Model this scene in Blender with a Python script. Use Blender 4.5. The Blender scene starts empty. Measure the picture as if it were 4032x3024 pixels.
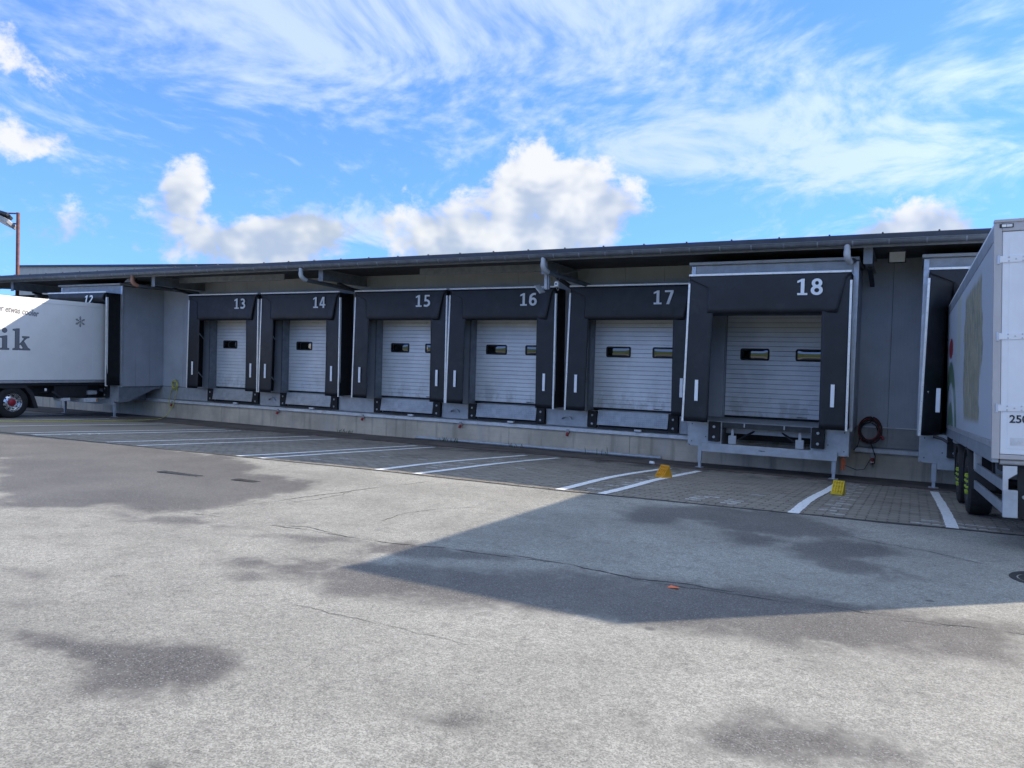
import bpy, math, random
import numpy as np
from mathutils import Matrix, Vector
rnd = random.Random(11)
sc = bpy.context.scene
COL = sc.collection
R = math.radians

# ------------------------------------------------------------------ camera
cam = bpy.data.cameras.new('camera')
cam.sensor_width = 36.0
cam.lens = 27.03
cam.clip_start = 0.05
cam.clip_end = 4000
co = bpy.data.objects.new('camera', cam)
COL.objects.link(co)
co.matrix_world = Matrix(((0.884961, -0.037695, 0.464137, 0.0),
                          (0.464762, 0.009473, -0.885385, -19.4),
                          (0.028978, 0.999244, 0.025903, 2.35),
                          (0, 0, 0, 1)))
sc.camera = co

# ------------------------------------------------------------------ sun, exposure
SUN_AZ = R(45.3)          # from +Y (into the building) towards +X
SUN_EL = R(26.7)
sun = bpy.data.lights.new('sun', 'SUN')
sun.energy = 2.15
sun.angle = R(0.53)
sun.color = (1.0, 0.89, 0.74)
so = bpy.data.objects.new('sun', sun)
COL.objects.link(so)
sd = Vector((math.sin(SUN_AZ) * math.cos(SUN_EL), math.cos(SUN_AZ) * math.cos(SUN_EL), math.sin(SUN_EL)))
so.rotation_euler = sd.to_track_quat('Z', 'Y').to_euler()
sc.view_settings.view_transform = 'Standard'
sc.view_settings.look = 'None'
sc.view_settings.exposure = 1.8
sc.view_settings.gamma = 1.0
sc.view_settings.use_curve_mapping = False
sc.cycles.use_adaptive_sampling = True
sc.cycles.adaptive_threshold = 0.02
sc.cycles.max_bounces = 6
sc.cycles.diffuse_bounces = 3
sc.cycles.glossy_bounces = 3
sc.cycles.transmission_bounces = 2
sc.cycles.caustics_reflective = False
sc.cycles.caustics_refractive = False


# ------------------------------------------------------------------ node helper
class NG:
    def __init__(self, tree):
        self.t = tree
        self.n = tree.nodes
        self.l = tree.links

    def put(self, sock, v):
        if v is None:
            return
        if isinstance(v, bpy.types.NodeSocket):
            self.l.new(v, sock)
        else:
            if hasattr(sock.default_value, '__len__') and not hasattr(v, '__len__'):
                v = (v,) * len(sock.default_value)
            if hasattr(v, '__len__') and len(v) == 3 and len(sock.default_value) == 4:
                v = (*v, 1.0)
            sock.default_value = v

    def math(self, op, a, b=None, c=None, clamp=False):
        m = self.n.new('ShaderNodeMath')
        m.operation = op
        m.use_clamp = clamp
        self.put(m.inputs[0], a)
        if b is not None:
            self.put(m.inputs[1], b)
        if c is not None:
            self.put(m.inputs[2], c)
        return m.outputs[0]

    def add(self, a, b): return self.math('ADD', a, b)
    def sub(self, a, b): return self.math('SUBTRACT', a, b)
    def mul(self, a, b): return self.math('MULTIPLY', a, b)
    def mx(self, a, b): return self.math('MAXIMUM', a, b)

    def vm(self, op, a, b=None, s=None):
        m = self.n.new('ShaderNodeVectorMath')
        m.operation = op
        self.put(m.inputs[0], a)
        if b is not None:
            self.put(m.inputs[1], b)
        if s is not None:
            self.put(m.inputs['Scale'], s)
        return m.outputs['Value'] if op in ('DOT_PRODUCT', 'LENGTH', 'DISTANCE') else m.outputs[0]

    def sep(self, v):
        s = self.n.new('ShaderNodeSeparateXYZ')
        self.put(s.inputs[0], v)
        return s.outputs

    def comb(self, x, y, z=0.0):
        s = self.n.new('ShaderNodeCombineXYZ')
        for i, q in enumerate((x, y, z)):
            self.put(s.inputs[i], q)
        return s.outputs[0]

    def noise(self, vec, scale=1.0, detail=4.0, rough=0.5, dist=0.0, col=False):
        t = self.n.new('ShaderNodeTexNoise')
        self.put(t.inputs['Vector'], vec)
        t.inputs['Scale'].default_value = scale
        t.inputs['Detail'].default_value = detail
        t.inputs['Roughness'].default_value = rough
        t.inputs['Distortion'].default_value = dist
        return t.outputs['Color' if col else 'Fac']

    def voro(self, vec, scale=1.0, feature='F1', out='Distance'):
        t = self.n.new('ShaderNodeTexVoronoi')
        t.feature = feature
        self.put(t.inputs['Vector'], vec)
        t.inputs['Scale'].default_value = scale
        return t.outputs[out]

    def ss(self, v, lo, hi, a=0.0, b=1.0):
        m = self.n.new('ShaderNodeMapRange')
        m.interpolation_type = 'SMOOTHSTEP'
        self.put(m.inputs[0], v)
        self.put(m.inputs[1], lo)
        self.put(m.inputs[2], hi)
        self.put(m.inputs[3], a)
        self.put(m.inputs[4], b)
        return m.outputs[0]

    def lin(self, v, lo, hi, a=0.0, b=1.0):
        m = self.n.new('ShaderNodeMapRange')
        self.put(m.inputs[0], v)
        self.put(m.inputs[1], lo)
        self.put(m.inputs[2], hi)
        self.put(m.inputs[3], a)
        self.put(m.inputs[4], b)
        return m.outputs[0]

    def mix(self, f, a, b, blend='MIX'):
        m = self.n.new('ShaderNodeMix')
        m.data_type = 'RGBA'
        m.blend_type = blend
        self.put(m.inputs[0], f)
        self.put(m.inputs[6], a)
        self.put(m.inputs[7], b)
        return m.outputs[2]

    def mapping(self, v, loc=(0, 0, 0), rot=(0, 0, 0), scale=(1, 1, 1), typ='POINT'):
        m = self.n.new('ShaderNodeMapping')
        m.vector_type = typ
        self.put(m.inputs[0], v)
        m.inputs[1].default_value = loc
        m.inputs[2].default_value = rot
        m.inputs[3].default_value = scale
        return m.outputs[0]

    def bump(self, h, strength=0.3, dist=0.01, normal=None):
        b = self.n.new('ShaderNodeBump')
        self.put(b.inputs['Height'], h)
        b.inputs['Strength'].default_value = strength
        b.inputs['Distance'].default_value = dist
        if normal is not None:
            self.l.new(normal, b.inputs['Normal'])
        return b.outputs[0]


# ------------------------------------------------------------------ world: Nishita sky with procedural clouds
world = bpy.data.worlds.new('World')
sc.world = world
world.use_nodes = True
wt = world.node_tree
wt.nodes.clear()
g = NG(wt)
sky = wt.nodes.new('ShaderNodeTexSky')
sky.sky_type = 'NISHITA'
sky.sun_disc = False
sky.sun_elevation = SUN_EL
sky.sun_rotation = SUN_AZ
sky.altitude = 400
sky.air_density = 1.0
sky.dust_density = 0.12
sky.ozone_density = 2.5
tc = wt.nodes.new('ShaderNodeTexCoord')
d = tc.outputs['Generated']
rx = g.vm('DOT_PRODUCT', d, (0.8853, 0.4650, 0.0))
fy = g.vm('DOT_PRODUCT', d, (-0.4650, 0.8853, 0.0))
zz = g.sep(d)[2]
az = g.math('ARCTAN2', rx, fy)
el = g.math('ARCSINE', zz)
zc = g.add(g.mx(zz, 0.0), 0.10)
P = g.comb(g.math('DIVIDE', rx, zc), g.math('DIVIDE', fy, zc), 0.0)


AE = g.comb(az, el, 0.0)


def total(lst):
    """sum of soft humps at (azimuth, elevation)"""
    acc = None
    for (w, a0, e0, ra, re) in lst:
        m = wt.nodes.new('ShaderNodeVectorMath')
        m.operation = 'MULTIPLY_ADD'
        wt.links.new(AE, m.inputs[0])
        m.inputs[1].default_value = (1 / ra, 1 / re, 0)
        m.inputs[2].default_value = (-a0 / ra, -e0 / re, 0)
        q = g.mul(g.vm('DOT_PRODUCT', m.outputs[0], m.outputs[0]), -1.0)
        acc = g.math('MULTIPLY_ADD', g.math('EXPONENT', q), w, 0.0 if acc is None else acc)
    return acc


# high thin cloud: streaks and ripples on a layer far above
warp = g.vm('SCALE', g.vm('SUBTRACT', g.noise(P, 0.55, 2, 0.5, col=True), (0.5, 0.5, 0.5)), s=1.5)
Pw = g.vm('ADD', P, warp)
streak = g.noise(g.mapping(Pw, (3.1, 1.7, 0), (0, 0, 0.65), (1.5, 0.55, 1)), 1.0, 5, 0.62)
ripple = g.noise(g.mapping(Pw, (0.3, 5.2, 0), (0, 0, -0.35), (6.0, 3.4, 1)), 1.0, 5, 0.6)
fine = g.noise(g.mapping(Pw, (9, 2, 0), (0, 0, 0.2), (15, 8, 1)), 1.0, 4, 0.6)
broad = g.noise(g.mapping(P, (1.4, 0.2, 0), (0, 0, 0), (0.30, 0.30, 1)), 1.0, 2, 0.5)
cov = total([(0.34, 0.30, 0.275, 0.24, 0.050), (0.26, 0.56, 0.325, 0.14, 0.026), (0.20, 0.18, 0.42, 0.22, 0.12), (0.23, -0.30, 0.37, 0.32, 0.10),
             (0.22, 0.62, 0.44, 0.12, 0.05), (-0.30, 0.41, 0.425, 0.10, 0.05), (0.11, -0.08, 0.43, 0.2, 0.09), (0.14, 0.45, 0.235, 0.15, 0.03),
             (0.42, -0.20, 0.165, 0.12, 0.028), (-0.10, -0.27, 0.245, 0.14, 0.05), (-0.12, 0.16, 0.20, 0.2, 0.035)])
cv = g.add(g.add(g.mul(streak, 0.72), g.mul(ripple, 0.66)), g.add(g.mul(fine, 0.46), g.mul(broad, 0.30)))
cirr = g.ss(g.add(g.add(cv, cov), g.add(g.mul(g.ss(el, 0.30, 0.62), 0.20), g.mul(g.ss(g.math('ABSOLUTE', az), 0.6, 1.0), 0.16))), 1.06, 1.50)  # extra cloud high up and outside the view, added to raise sky fill
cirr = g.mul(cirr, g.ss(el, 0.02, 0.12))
# heaped clouds low over the horizon, all the way round
q3 = g.vm('MULTIPLY', d, (1, 1, 1.35))
wq = g.vm('SCALE', g.vm('SUBTRACT', g.noise(q3, 9, 1, 0.5, col=True), (0.5, 0.5, 0.5)), s=0.035)
qw = g.vm('ADD', q3, wq)
n1 = g.noise(qw, 11, 7, 0.64)
n2 = g.noise(g.vm('ADD', qw, (0.024, 0.018, 0.020)), 11, 3, 0.60)
nb = g.noise(q3, 3.1, 2, 0.5)
heap = total([(0.66, 0.0, 0.165, 0.135, 0.065), (0.40, -0.10, 0.15, 0.06, 0.045), (0.58, 0.03, 0.245, 0.075, 0.055), (0.40, 0.125, 0.20, 0.05, 0.06), (0.66, -0.34, 0.140, 0.13, 0.042), (0.45, -0.27, 0.16, 0.05, 0.03),
              (0.34, -0.400, 0.215, 0.026, 0.036), (0.30, -0.415, 0.18, 0.03, 0.03), (0.48, -0.55, 0.225, 0.075, 0.026), (0.46, -0.60, 0.30, 0.06, 0.05),
              (0.66, 0.49, 0.160, 0.085, 0.042), (0.38, 0.43, 0.14, 0.05, 0.03), (0.32, -0.57, 0.125, 0.10, 0.03), (0.3, 0.60, 0.335, 0.04, 0.03)])
band = g.mul(g.ss(nb, 0.50, 0.72), g.mul(g.ss(el, 0.26, 0.10), g.ss(g.math('ABSOLUTE', az), 0.62, 0.95)))
hv = g.add(g.add(g.add(g.mul(g.sub(n1, 0.5), 1.55), 0.5), heap), g.mul(band, 0.45))
cum = g.ss(hv, 0.79, 1.05)
n1l = g.noise(qw, 11, 3, 0.60)
lit = g.ss(g.add(g.add(g.mul(g.sub(n1l, n2), 1.1), g.mul(g.sub(el, 0.175), 2.4)), g.mul(g.sub(hv, 1.05), -0.10)), -0.20, 0.22)
SKY_S = 0.10
cumcol = g.mix(lit, (1.42, 1.70, 2.12), (2.80, 2.82, 2.80))
sdot = g.mx(g.vm('DOT_PRODUCT', d, tuple(sd)), 0.0)
aur = g.add(1.0, g.mul(g.math('POWER', sdot, 6.0), 1.2))  # thin cloud brightened around the unseen sun, added to fill sun-facing sides
cirrcol = g.vm('SCALE', (2.0, 2.45, 3.15), s=aur)
sk = g.mix(1.0, sky.outputs[0], (0.40, 0.56, 0.90), 'MULTIPLY')
# roll off the brightest part of the clear sky towards the sun
skyc = g.vm('DIVIDE', g.vm('MULTIPLY', sk, (1.50, 1.40, 1.08)), g.vm('ADD', g.vm('MULTIPLY', sk, (1.0, 0.333, 0.03)), (1, 1, 1)))
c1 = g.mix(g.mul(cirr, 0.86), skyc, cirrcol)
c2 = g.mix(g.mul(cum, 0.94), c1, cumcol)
world.cycles.sampling_method = 'NONE'
bg = wt.nodes.new('ShaderNodeBackground')
bg.inputs['Strength'].default_value = SKY_S
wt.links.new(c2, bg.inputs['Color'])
wo = wt.nodes.new('ShaderNodeOutputWorld')
wt.links.new(bg.outputs[0], wo.inputs['Surface'])


# ------------------------------------------------------------------ materials
MATS = {}


def new_mat(name):
    m = bpy.data.materials.new(name)
    m.use_nodes = True
    t = m.node_tree
    b = t.nodes['Principled BSDF']
    return m, NG(t), b


def mat(name, base, rough=0.6, metal=0.0, var=0.12, vscale=3.0, bump=0.0, bscale=60.0, dirt=0.0, dirtcol=(0.05, 0.045, 0.04),
        streak=0.0, rvar=0.08, spec=None, extra=None):
    if name in MATS:
        return MATS[name]
    m, g, b = new_mat(name)
    geo = g.n.new('ShaderNodeNewGeometry')
    pos = geo.outputs['Position']
    n = g.noise(pos, vscale, 5, 0.6)
    lo = tuple(c * (1 - var) for c in base)
    hi = tuple(min(1, c * (1 + var)) for c in base)
    c = g.mix(g.ss(n, 0.3, 0.7), lo, hi)
    if dirt:
        dn = g.noise(pos, vscale * 0.6 + 0.7, 8, 0.68)
        c = g.mix(g.mul(g.ss(dn, 0.52, 0.75), dirt), c, dirtcol)
    if streak:
        sn = g.noise(g.vm('MULTIPLY', pos, (9, 9, 0.5)), 1.0, 4, 0.6)
        c = g.mix(g.mul(g.ss(sn, 0.5, 0.8), streak), c, dirtcol)
    g.put(b.inputs['Base Color'], c)
    g.put(b.inputs['Roughness'], g.lin(g.noise(pos, vscale * 2.3, 4, 0.6), 0.25, 0.75, max(0.02, rough - rvar), min(1, rough + rvar)))
    b.inputs['Metallic'].default_value = metal
    if spec is not None:
        b.inputs['Specular IOR Level'].default_value = spec
    if bump:
        g.put(b.inputs['Normal'], g.bump(g.noise(pos, bscale, 4, 0.6), bump, 0.01))
    MATS[name] = m
    return m


M = {}
M['curtain'] = mat('curtain_fabric', (0.0125, 0.0145, 0.0185), 0.50, var=0.22, vscale=2.0, bump=0.35, bscale=3.0, dirt=0.22, dirtcol=(0.07, 0.075, 0.08))
M['black'] = mat('black_fabric', (0.006, 0.006, 0.008), 0.8, var=0.2)
M['rubber'] = mat('rubber', (0.015, 0.015, 0.016), 0.75, var=0.25, bump=0.2, bscale=50, dirt=0.3, dirtcol=(0.06, 0.06, 0.06))
M['strip'] = mat('aluminium_strip', (0.88, 0.87, 0.84), 0.35, 0.15, var=0.06, vscale=8)
M['white'] = mat('white_paint', (0.78, 0.79, 0.80), 0.4, var=0.04)
M['galv'] = mat('galvanised_steel', (0.46, 0.48, 0.50), 0.48, 0.25, var=0.10, vscale=6, dirt=0.18, dirtcol=(0.25, 0.24, 0.23), streak=0.12)
M['zinc'] = mat('zinc_gutter', (0.135, 0.15, 0.165), 0.5, 0.3, var=0.18, vscale=4, streak=0.1)
M['steel'] = mat('painted_steel', (0.23, 0.25, 0.275), 0.5, 0.2, var=0.15, vscale=5, dirt=0.25, dirtcol=(0.1, 0.09, 0.08))
M['darksteel'] = mat('dark_steel', (0.045, 0.047, 0.05), 0.55, 0.3, var=0.25, vscale=6)
M['rail'] = mat('pale_rail_paint', (0.72, 0.72, 0.72), 0.5, 0.1, var=0.1, vscale=5, dirt=0.35, dirtcol=(0.22, 0.2, 0.18))
M['alu'] = mat('aluminium', (0.55, 0.57, 0.6), 0.38, 0.6, var=0.1, vscale=6)
M['roof'] = mat('roof_sheet', (0.05, 0.056, 0.075), 0.5, 0.2, var=0.15)
M['soffit'] = mat('soffit_sheet', (0.06, 0.063, 0.067), 0.7, var=0.2)
M['beige'] = mat('beige_fascia', (0.50, 0.48, 0.42), 0.6, var=0.07, streak=0.1)
M['rust'] = mat('rust_pole', (0.19, 0.08, 0.06), 0.7, var=0.25, vscale=5)
M['terracotta'] = mat('terracotta_pipe', (0.35, 0.17, 0.11), 0.6, var=0.15)
M['tyre'] = mat('tyre_rubber', (0.014, 0.014, 0.015), 0.8, var=0.3, vscale=12, bump=0.25, bscale=40, dirt=0.35, dirtcol=(0.05, 0.046, 0.042))
M['rim'] = mat('polished_rim', (0.62, 0.62, 0.62), 0.25, 0.9, var=0.15, vscale=15)
M['redhub'] = mat('red_hub', (0.30, 0.012, 0.025), 0.4, var=0.15)
M['boxwhite'] = mat('truck_white', (0.80, 0.79, 0.75), 0.38, var=0.03, vscale=1.5, dirt=0.12, dirtcol=(0.5, 0.48, 0.44))
M['trailerwhite'] = mat('trailer_white', (0.82, 0.83, 0.85), 0.38, var=0.04, vscale=2, dirt=0.15, dirtcol=(0.42, 0.40, 0.37), streak=0.06)
M['trailerframe'] = mat('trailer_frame', (0.50, 0.47, 0.46), 0.4, 0.2, var=0.06)
M['trailerrail'] = mat('trailer_rail', (0.30, 0.33, 0.37), 0.42, 0.35, var=0.1)
M['chassis'] = mat('chassis_black', (0.018, 0.018, 0.02), 0.65, var=0.3)
M['yellow'] = mat('chock_yellow', (0.72, 0.50, 0.015), 0.5, var=0.1, vscale=8, dirt=0.2, dirtcol=(0.3, 0.2, 0.02))
M['orange'] = mat('chock_orange', (0.70, 0.33, 0.012), 0.5, var=0.1, vscale=8, dirt=0.2, dirtcol=(0.3, 0.15, 0.02))
M['ycable'] = mat('yellow_cable', (0.55, 0.52, 0.10), 0.5)
M['rcable'] = mat('red_cable', (0.38, 0.05, 0.04), 0.5)
M['bcable'] = mat('black_cable', (0.02, 0.02, 0.022), 0.5)
M['redplastic'] = mat('red_plastic', (0.35, 0.02, 0.02), 0.4)
M['greyplastic'] = mat('grey_plastic', (0.38, 0.38, 0.37), 0.5)
M['lens'] = mat('lamp_glass', (0.92, 0.91, 0.88), 0.15, var=0.05)
M['amber'] = mat('amber_lens', (0.7, 0.28, 0.03), 0.2)
M['greytext'] = mat('grey_lettering', (0.17, 0.175, 0.19), 0.45, var=0.04)
M['darkgrey'] = mat('dark_lettering', (0.02, 0.02, 0.022), 0.5)
M['weed'] = mat('weed_leaf', (0.05, 0.075, 0.025), 0.6, var=0.4)
M['nutgreen'] = mat('wheel_nut_marker', (0.42, 0.55, 0.05), 0.4)
M['digits'] = mat('digit_white', (0.80, 0.83, 0.86), 0.5, var=0.05)
M['reflect'] = mat('reflective_tape', (0.90, 0.92, 0.95), 0.35, var=0.03)
M['hole'] = mat('dark_hole', (0.006, 0.006, 0.007), 0.8)
M['interior'] = mat('dark_interior', (0.02, 0.021, 0.023), 0.8)
M['orangelitter'] = mat('orange_litter', (0.75, 0.16, 0.05), 0.5)
M['iron'] = mat('cast_iron', (0.04, 0.038, 0.037), 0.6, 0.3, var=0.3, vscale=20, bump=0.3, bscale=80)
M['glass_dark'] = mat('cab_glass', (0.02, 0.025, 0.03), 0.08, var=0.0)


def panel_mat(name, base, freq, strength, rough=0.5, axis=0, metal=0.0, dirt=0.1):
    """metal sheet with fine vertical or horizontal lines pressed into it"""
    m, g, b = new_mat(name)
    geo = g.n.new('ShaderNodeNewGeometry')
    pos = geo.outputs['Position']
    s = g.sep(pos)
    v = g.add(s[0], s[1]) if axis == 0 else s[2]
    fr = g.math('FRACT', g.mul(v, freq))
    tri = g.math('ABSOLUTE', g.sub(fr, 0.5))
    groove = g.ss(tri, 0.06, 0.14)
    n = g.noise(pos, 1.3, 6, 0.6)
    c = g.mix(g.ss(n, 0.3, 0.72), tuple(x * 0.90 for x in base), tuple(x * 1.08 for x in base))
    dn = g.noise(g.vm('MULTIPLY', pos, (6, 6, 0.35)), 1.0, 5, 0.6)
    c = g.mix(g.mul(g.ss(dn, 0.55, 0.85), dirt), c, tuple(x * 0.45 for x in base))
    if axis == 1:
        sp_ = g.noise(g.vm('MULTIPLY', pos, (2.2, 2.2, 1.2)), 1.0, 6, 0.7)
        c = g.mix(g.mul(g.mul(g.ss(sp_, 0.46, 0.62), g.ss(s[2], 1.95, 1.25)), 0.42), c, (0.30, 0.28, 0.25))
    g.put(b.inputs['Base Color'], c)
    g.put(b.inputs['Roughness'], g.lin(g.noise(pos, 3, 4, 0.6), 0.2, 0.8, rough - 0.08, rough + 0.08))
    b.inputs['Metallic'].default_value = metal
    wob = g.noise(g.vm('MULTIPLY', pos, (1.5, 1.5, 0.6)), 1.0, 2, 0.5)
    nrm = g.bump(wob, 0.12, 0.03)
    g.put(b.inputs['Normal'], g.bump(groove, strength, 0.004, nrm))
    return m


M['panel'] = panel_mat('wall_panel', (0.455, 0.48, 0.515), 14.0, 0.5, 0.48, 0)
M['housepanel'] = panel_mat('dock_house_panel', (0.40, 0.425, 0.46), 14.0, 0.5, 0.48, 0)
M['door'] = panel_mat('door_slat', (0.82, 0.84, 0.86), 55.0, 0.08, 0.42, 1, 0.0, 0.08)


def concrete_mat(name, base, rough=0.85):
    m, g, b = new_mat(name)
    geo = g.n.new('ShaderNodeNewGeometry')
    pos = geo.outputs['Position']
    s = g.sep(pos)
    n = g.noise(pos, 0.9, 8, 0.62)
    c = g.mix(g.ss(n, 0.3, 0.7), tuple(x * 0.78 for x in base), tuple(x * 1.15 for x in base))
    f = g.noise(pos, 26, 5, 0.7)
    c = g.mix(g.mul(g.ss(f, 0.52, 0.75), 0.35), c, tuple(x * 0.5 for x in base))
    # board marks and drips with their own shape
    bz = g.math('FRACT', g.mul(g.add(s[2], g.mul(g.noise(pos, 0.6, 2, 0.5), 0.04)), 7.5))
    board = g.ss(bz, 0.0, 0.10)
    drip = g.noise(g.vm('MULTIPLY', pos, (3.2, 3.2, 0.25)), 1.0, 5, 0.65)
    c = g.mix(g.mul(g.ss(drip, 0.50, 0.64), 0.50), c, tuple(x * 0.42 for x in base))
    lime = g.noise(g.vm('MULTIPLY', g.vm('ADD', pos, (7, 3, 1)), (1.6, 1.6, 0.4)), 1.0, 6, 0.7)
    c = g.mix(g.mul(g.ss(lime, 0.55, 0.68), 0.45), c, (0.5, 0.49, 0.46))
    c = g.mix(g.mul(g.math('SUBTRACT', 1.0, board), 0.25), c, tuple(x * 0.55 for x in base))
    g.put(b.inputs['Base Color'], c)
    b.inputs['Roughness'].default_value = rough
    h = g.add(g.mul(board, 0.4), g.mul(f, 0.6))
    g.put(b.inputs['Normal'], g.bump(h, 0.4, 0.006))
    return m


M['concrete'] = concrete_mat('concrete', (0.62, 0.53, 0.41))
M['palecon'] = concrete_mat('pale_concrete', (0.40, 0.39, 0.37))


def checker_mat():
    m, g, b = new_mat('checker_plate')
    tcn = g.n.new('ShaderNodeTexCoord')
    p = tcn.outputs['Object']
    s = g.sep(p)
    a = g.add(s[0], s[2])
    c_ = g.sub(s[0], s[2])
    k = 42.0
    w1 = g.math('MULTIPLY', g.math('SINE', g.mul(a, k * 1.4)), g.math('SINE', g.mul(c_, k * 1.4)))
    ht = g.ss(w1, 0.25, 0.6)
    n = g.noise(p, 5, 6, 0.65)
    c = g.mix(g.ss(n, 0.3, 0.7), (0.28, 0.30, 0.32), (0.42, 0.44, 0.46))
    c = g.mix(g.mul(ht, 0.4), c, (0.52, 0.54, 0.56))
    g.put(b.inputs['Base Color'], c)
    b.inputs['Metallic'].default_value = 0.35
    b.inputs['Roughness'].default_value = 0.45
    g.put(b.inputs['Normal'], g.bump(ht, 0.8, 0.004))
    return m


M['checker'] = checker_mat()


def pane_mat():
    m, g, b = new_mat('acrylic_pane')
    b.inputs['Base Color'].default_value = (0.012, 0.014, 0.014, 1)
    b.inputs['Roughness'].default_value = 0.06
    b.inputs['IOR'].default_value = 1.55
    b.inputs['Coat Weight'].default_value = 1.0
    b.inputs['Coat Roughness'].default_value = 0.03
    b.inputs['Coat IOR'].default_value = 1.9
    return m


M['pane'] = pane_mat()


def asphalt_mat():
    m, g, b = new_mat('asphalt')
    geo = g.n.new('ShaderNodeNewGeometry')
    pos = geo.outputs['Position']
    xy = g.vm('MULTIPLY', pos, (1, 1, 0))
    sp = g.voro(xy, 130.0, 'F1', 'Color')
    spv = g.sep(sp)[0]
    fat = g.n.new('ShaderNodeAttribute')
    fat.attribute_name = 'wetness'
    wn = g.noise(g.vm('MULTIPLY', xy, (1.0, 1.0, 0)), 2.3, 9, 0.70)
    wf = fat.outputs['Fac']
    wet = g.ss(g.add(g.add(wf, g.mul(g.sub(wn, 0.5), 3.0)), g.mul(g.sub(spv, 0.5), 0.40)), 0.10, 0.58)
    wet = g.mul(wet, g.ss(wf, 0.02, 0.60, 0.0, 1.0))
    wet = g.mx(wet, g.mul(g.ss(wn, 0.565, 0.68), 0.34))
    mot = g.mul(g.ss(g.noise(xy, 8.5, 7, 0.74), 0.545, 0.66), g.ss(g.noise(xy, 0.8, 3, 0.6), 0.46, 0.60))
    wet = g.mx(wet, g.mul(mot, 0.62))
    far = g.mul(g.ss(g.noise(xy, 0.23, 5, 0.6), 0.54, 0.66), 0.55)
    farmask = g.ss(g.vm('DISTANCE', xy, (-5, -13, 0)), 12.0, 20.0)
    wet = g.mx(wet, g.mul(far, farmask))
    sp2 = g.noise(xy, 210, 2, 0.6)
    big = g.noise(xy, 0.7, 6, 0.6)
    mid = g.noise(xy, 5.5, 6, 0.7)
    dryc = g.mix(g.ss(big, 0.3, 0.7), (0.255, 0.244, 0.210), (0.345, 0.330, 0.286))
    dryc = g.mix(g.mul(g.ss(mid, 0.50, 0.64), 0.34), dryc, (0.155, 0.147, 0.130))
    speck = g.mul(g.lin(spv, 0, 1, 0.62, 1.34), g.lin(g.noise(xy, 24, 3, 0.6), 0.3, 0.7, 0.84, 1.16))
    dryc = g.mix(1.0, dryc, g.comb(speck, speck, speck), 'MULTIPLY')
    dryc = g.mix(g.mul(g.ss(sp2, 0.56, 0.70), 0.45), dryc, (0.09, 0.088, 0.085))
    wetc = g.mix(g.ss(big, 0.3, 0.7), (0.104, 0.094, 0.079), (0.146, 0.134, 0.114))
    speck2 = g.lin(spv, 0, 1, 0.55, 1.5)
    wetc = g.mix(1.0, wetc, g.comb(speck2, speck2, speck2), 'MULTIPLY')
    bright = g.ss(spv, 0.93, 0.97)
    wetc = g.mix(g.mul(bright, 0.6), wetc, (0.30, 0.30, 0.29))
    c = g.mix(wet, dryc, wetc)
    # oily drips and small dark spots
    spots = g.ss(g.voro(xy, 1.15, 'F1'), 0.055, 0.03)
    c = g.mix(g.mul(spots, 0.6), c, (0.05, 0.05, 0.05))
    g.put(b.inputs['Base Color'], c)
    g.put(b.inputs['Roughness'], g.mix(wet, (0.9, 0.9, 0.9), (0.62, 0.62, 0.62)))
    hgt = g.add(g.mul(spv, 0.6), g.mul(sp2, 0.6))
    g.put(b.inputs['Normal'], g.bump(hgt, 0.35, 0.003))
    return m


M['asphalt'] = asphalt_mat()


def paver_mat(name, base, painted=False):
    m, g, b = new_mat(name)
    geo = g.n.new('ShaderNodeNewGeometry')
    pos = geo.outputs['Position']
    oi = g.n.new('ShaderNodeObjectInfo')
    at = g.n.new('ShaderNodeAttribute')
    at.attribute_name = 'shade'
    v = g.math('FRACT', g.add(oi.outputs['Random'], at.outputs['Fac']))
    c = g.mix(v, tuple(x * 0.82 for x in base), tuple(x * 1.16 for x in base))
    big = g.noise(g.vm('MULTIPLY', pos, (1, 1, 0)), 0.55, 6, 0.62)
    c = g.mix(g.mul(g.ss(big, 0.50, 0.72), 0.65), c, tuple(x * 0.40 for x in base))
    # tyre and oil dirt heaped near the dock
    s = g.sep(pos)
    dn = g.noise(g.vm('MULTIPLY', pos, (0.9, 0.5, 0)), 1.0, 6, 0.7)
    near = g.ss(s[1], -4.6, -2.4)
    c = g.mix(g.mul(g.mul(near, g.ss(dn, 0.42, 0.62)), 0.75), c, (0.022, 0.022, 0.022))
    f = g.noise(pos, 90, 3, 0.6)
    c = g.mix(g.mul(g.ss(f, 0.5, 0.7), 0.3), c, tuple(x * 0.5 for x in base))
    if painted:
        w = g.noise(pos, 16, 5, 0.7)
        c = g.mix(g.ss(w, 0.40, 0.58), c, (0.50, 0.50, 0.48))
    g.put(b.inputs['Base Color'], c)
    b.inputs['Roughness'].default_value = 0.85
    g.put(b.inputs['Normal'], g.bump(f, 0.4, 0.004))
    return m


M['paver'] = paver_mat('paving_block', (0.25, 0.22, 0.18))
M['paverpaint'] = paver_mat('paving_block_old_paint', (0.25, 0.22, 0.18), True)


def line_mat():
    m, g, b = new_mat('road_paint')
    geo = g.n.new('ShaderNodeNewGeometry')
    pos = geo.outputs['Position']
    n = g.noise(pos, 22, 6, 0.7)
    c = g.mix(g.ss(n, 0.54, 0.66), (0.87, 0.87, 0.87), (0.46, 0.45, 0.42))
    g.put(b.inputs['Base Color'], c)
    b.inputs['Roughness'].default_value = 0.6
    g.put(b.inputs['Normal'], g.bump(g.noise(pos, 50, 3, 0.6), 0.3, 0.004))
    return m


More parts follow.
